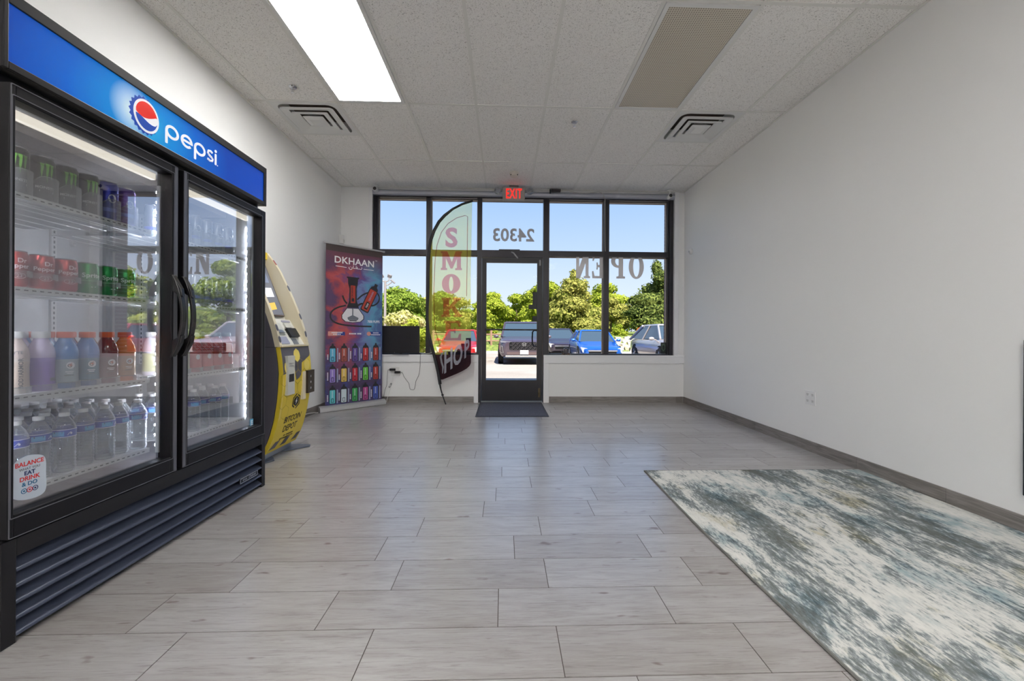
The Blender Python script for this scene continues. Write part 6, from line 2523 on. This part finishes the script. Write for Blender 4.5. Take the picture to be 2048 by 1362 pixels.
    for yy in (.19 * L, .80 * L):
        for s_ in (-1, 1):
            f = MB()
            f.lathe([(wr * .60, -.10), (wr * .95, -.10), (wr, -.06), (wr, .06), (wr * .95, .10), (wr * .60, .10)], 22, (s_ * (hw - .10), yy, wr), axis='X')
            w_o = f.build('wheel', Tr, t_, smooth=40)
            f = MB()
            xx = s_ * (hw - .10) + s_ * .085
            f.lathe([(wr * .62, 0), (wr * .56, .012 * s_), (wr * .53, -.02 * s_), (.0, -.03 * s_)], 20, (xx, yy, wr), axis='X')
            for k in range(5):
                a = 2 * PI * k / 5
                f.tube([(xx + s_ * .005, yy, wr), (xx + s_ * .005, yy + wr * .56 * math.cos(a), wr + wr * .56 * math.sin(a))], .028, 6)
            f.build('rim', Wh, w_o, smooth=40)
            f = MB()
            f.lathe([(wr * 1.16, 0), (wr * 1.16, .012)], 20, (s_ * (hw - .004) - (.012 if s_ > 0 else 0), yy, wr + .01), axis='X')
            f.build('wheel_arch', Bk, t_)
    for s_ in (-1, 1):
        f = MB()
        if kind == 'suv':
            f.prism([(.44, hood0 - .13), (.90, hood0 - .10), (.93, hood0 - .03), (.46, hood0 - .07)], .03, lambda u, v, h, s_=s_: (s_ * u * hw, .035 + .20 * max(0, u - .6) - h, v))
        else:
            f.prism([(.50, hood0 - .22), (.88, hood0 - .24), (.97, hood0 - .02), (.70, hood0 - .06)], .03, lambda u, v, h, s_=s_: (s_ * u * hw, .04 + .34 * max(0, u - .62) - h, v))
        f.build('headlight', HL, t_)
        f = MB()
        f.lathe([(0, -.10), (.05, -.09), (.075, 0), (.05, .09), (0, .10)], 10, (s_ * (hw + .10), ws0 + .30, belt + .05), axis='X')
        f.tube([(s_ * hw * .9, ws0 + .32, belt), (s_ * (hw + .06), ws0 + .30, belt + .03)], .025, 6)
        f.build('door_mirror', P_, t_, smooth=60)
    # grille and bumper
    f = MB()
    if kind == 'suv':
        gz0, gz1, gw = hood0 - .38, hood0 - .08, hw * .57
        f.prism(rrect(-gw, gw, gz0, gz1, .05, 3), .03, lambda u, v, h: (u, .015 - h, v), 0)
        for r_i in range(4):
            zz = gz0 + .035 + r_i * (gz1 - gz0 - .05) / 3.4
            n_ = 7
            for k in range(n_):
                xx = -gw * .86 + gw * 1.72 * k / (n_ - 1) + (gw * .12 if r_i % 2 else -.0)
                if abs(xx) > gw * .93:
                    continue
                f.box(xx - .055, xx + .055, -.022, -.014, zz - .006, zz + .006, 1)
                f.obox(Matrix.Translation((xx + .065, -.018, zz + .02)) @ Matrix.Rotation(R(35), 4, 'Y'), .010, .006, .05, 1)
        f.build('grille', [Bk, pm('grille grey', (120, 112, 116), .4, .5)], t_)
        f = MB()
        f.box(-hw * .72, hw * .72, -.05, .02, clr + .01, clr + .075)
        f.build('skid_plate', Ch, t_, bevel=.01)
        f = MB()
        f.box(-hw * .66, hw * .66, -.012, .05, clr + .10, clr + .20)
        f.build('lower_intake', pm('intake brown', (88, 70, 70), .6), t_)
        for s_ in (-1, 1):
            f = MB()
            P = [(.80, clr + .16), (.93, clr + .20), (.92, hood0 - .22), (.84, hood0 - .24)]
            Q = [(s_ * p[0] * hw, p[1]) for p in P]
            f.tube([(q_[0], .06, q_[1]) for q_ in Q], .014, 5, closed=True)
            f.build('bumper_vent', Ch, t_)
    else:
        gz0, gz1, gw = hood0 - .34, hood0 - .20, hw * .62
        f.prism(rrect(-gw, gw, gz0, gz1, .04, 3), .02, lambda u, v, h: (u, .01 - h, v), 0)
        f.box(-gw * 1.05, gw * 1.05, -.02, .02, gz1 + .005, gz1 + .06, 1)
        f.box(-gw * .5, gw * .5, -.02, .02, clr + .04, clr + .09, 0)
        f.build('grille', [Bk, Ch], t_)
    if extra:
        extra(t_, hw, hood0, clr, Ch, Bk)
    return t_


def pilot_extra(t_, hw, hood0, clr, Ch, Bk):
    f = MB()
    z = hood0 - .17
    bfn = lambda u, v, h: (u, -.026 - h, v)
    f.ring(rrect(-.075, .075, z - .06, z + .065, .03, 4), rrect(-.060, .060, z - .046, z + .050, .022, 4), .010, bfn)
    for s_ in (-1, 1):
        f.prism([(s_ * .040, z - .034), (s_ * .024, z - .034), (s_ * .016, z - .004), (s_ * .016, z + .008), (s_ * .028, z + .042), (s_ * .044, z + .042)][::s_], .010, bfn)
    f.prism([(-.02, z - .004), (.02, z - .004), (.02, z + .008), (-.02, z + .008)], .010, bfn)
    f.build('emblem', Ch, t_)
    f = MB()
    f.box(-.155, .155, -.065, -.05, clr + .12, clr + .27, 0)
    f.box(-.12, .12, -.067, -.065, clr + .17, clr + .22, 1)
    f.build('license_plate', [pm('plate white', (232, 234, 232), .5), pm('plate faded print', (176, 186, 190), .5)], t_)


car('sport_utility_car', 'purple-grey sport utility car with dark mesh grille, seen through the door glass', .76, 15.3, 0, (84, 72, 82), 'suv', 4.8, 1.96, 1.68, pilot_extra)
car('sedan_car', 'bright blue sedan with pale headlights behind the right window', 4.08, 16.8, R(-2), (36, 98, 190), 'sedan', 4.6, 1.84, 1.38)
car('dark_sedan_car', 'dark purple-black sedan parked behind the blue sedan', 3.28, 21.6, R(2), (62, 54, 66), 'sedan', 4.6, 1.84, 1.50)
car('silver_utility_car', 'silver grey utility car at the right end of the window', 6.62, 13.9, R(0), (186, 178, 176), 'suv', 4.7, 1.90, 1.56)
car('red_sedan_car', 'red car almost hidden behind the feather flag', -1.95, 17.0, 0, (188, 34, 36), 'sedan', 4.5, 1.80, 1.36)
car('red_side_car', 'red car far to the side of the lot, seen only in the cooler glass', 11.2, 13.6, R(0), (176, 26, 32), 'sedan', 4.5, 1.84, 1.45)
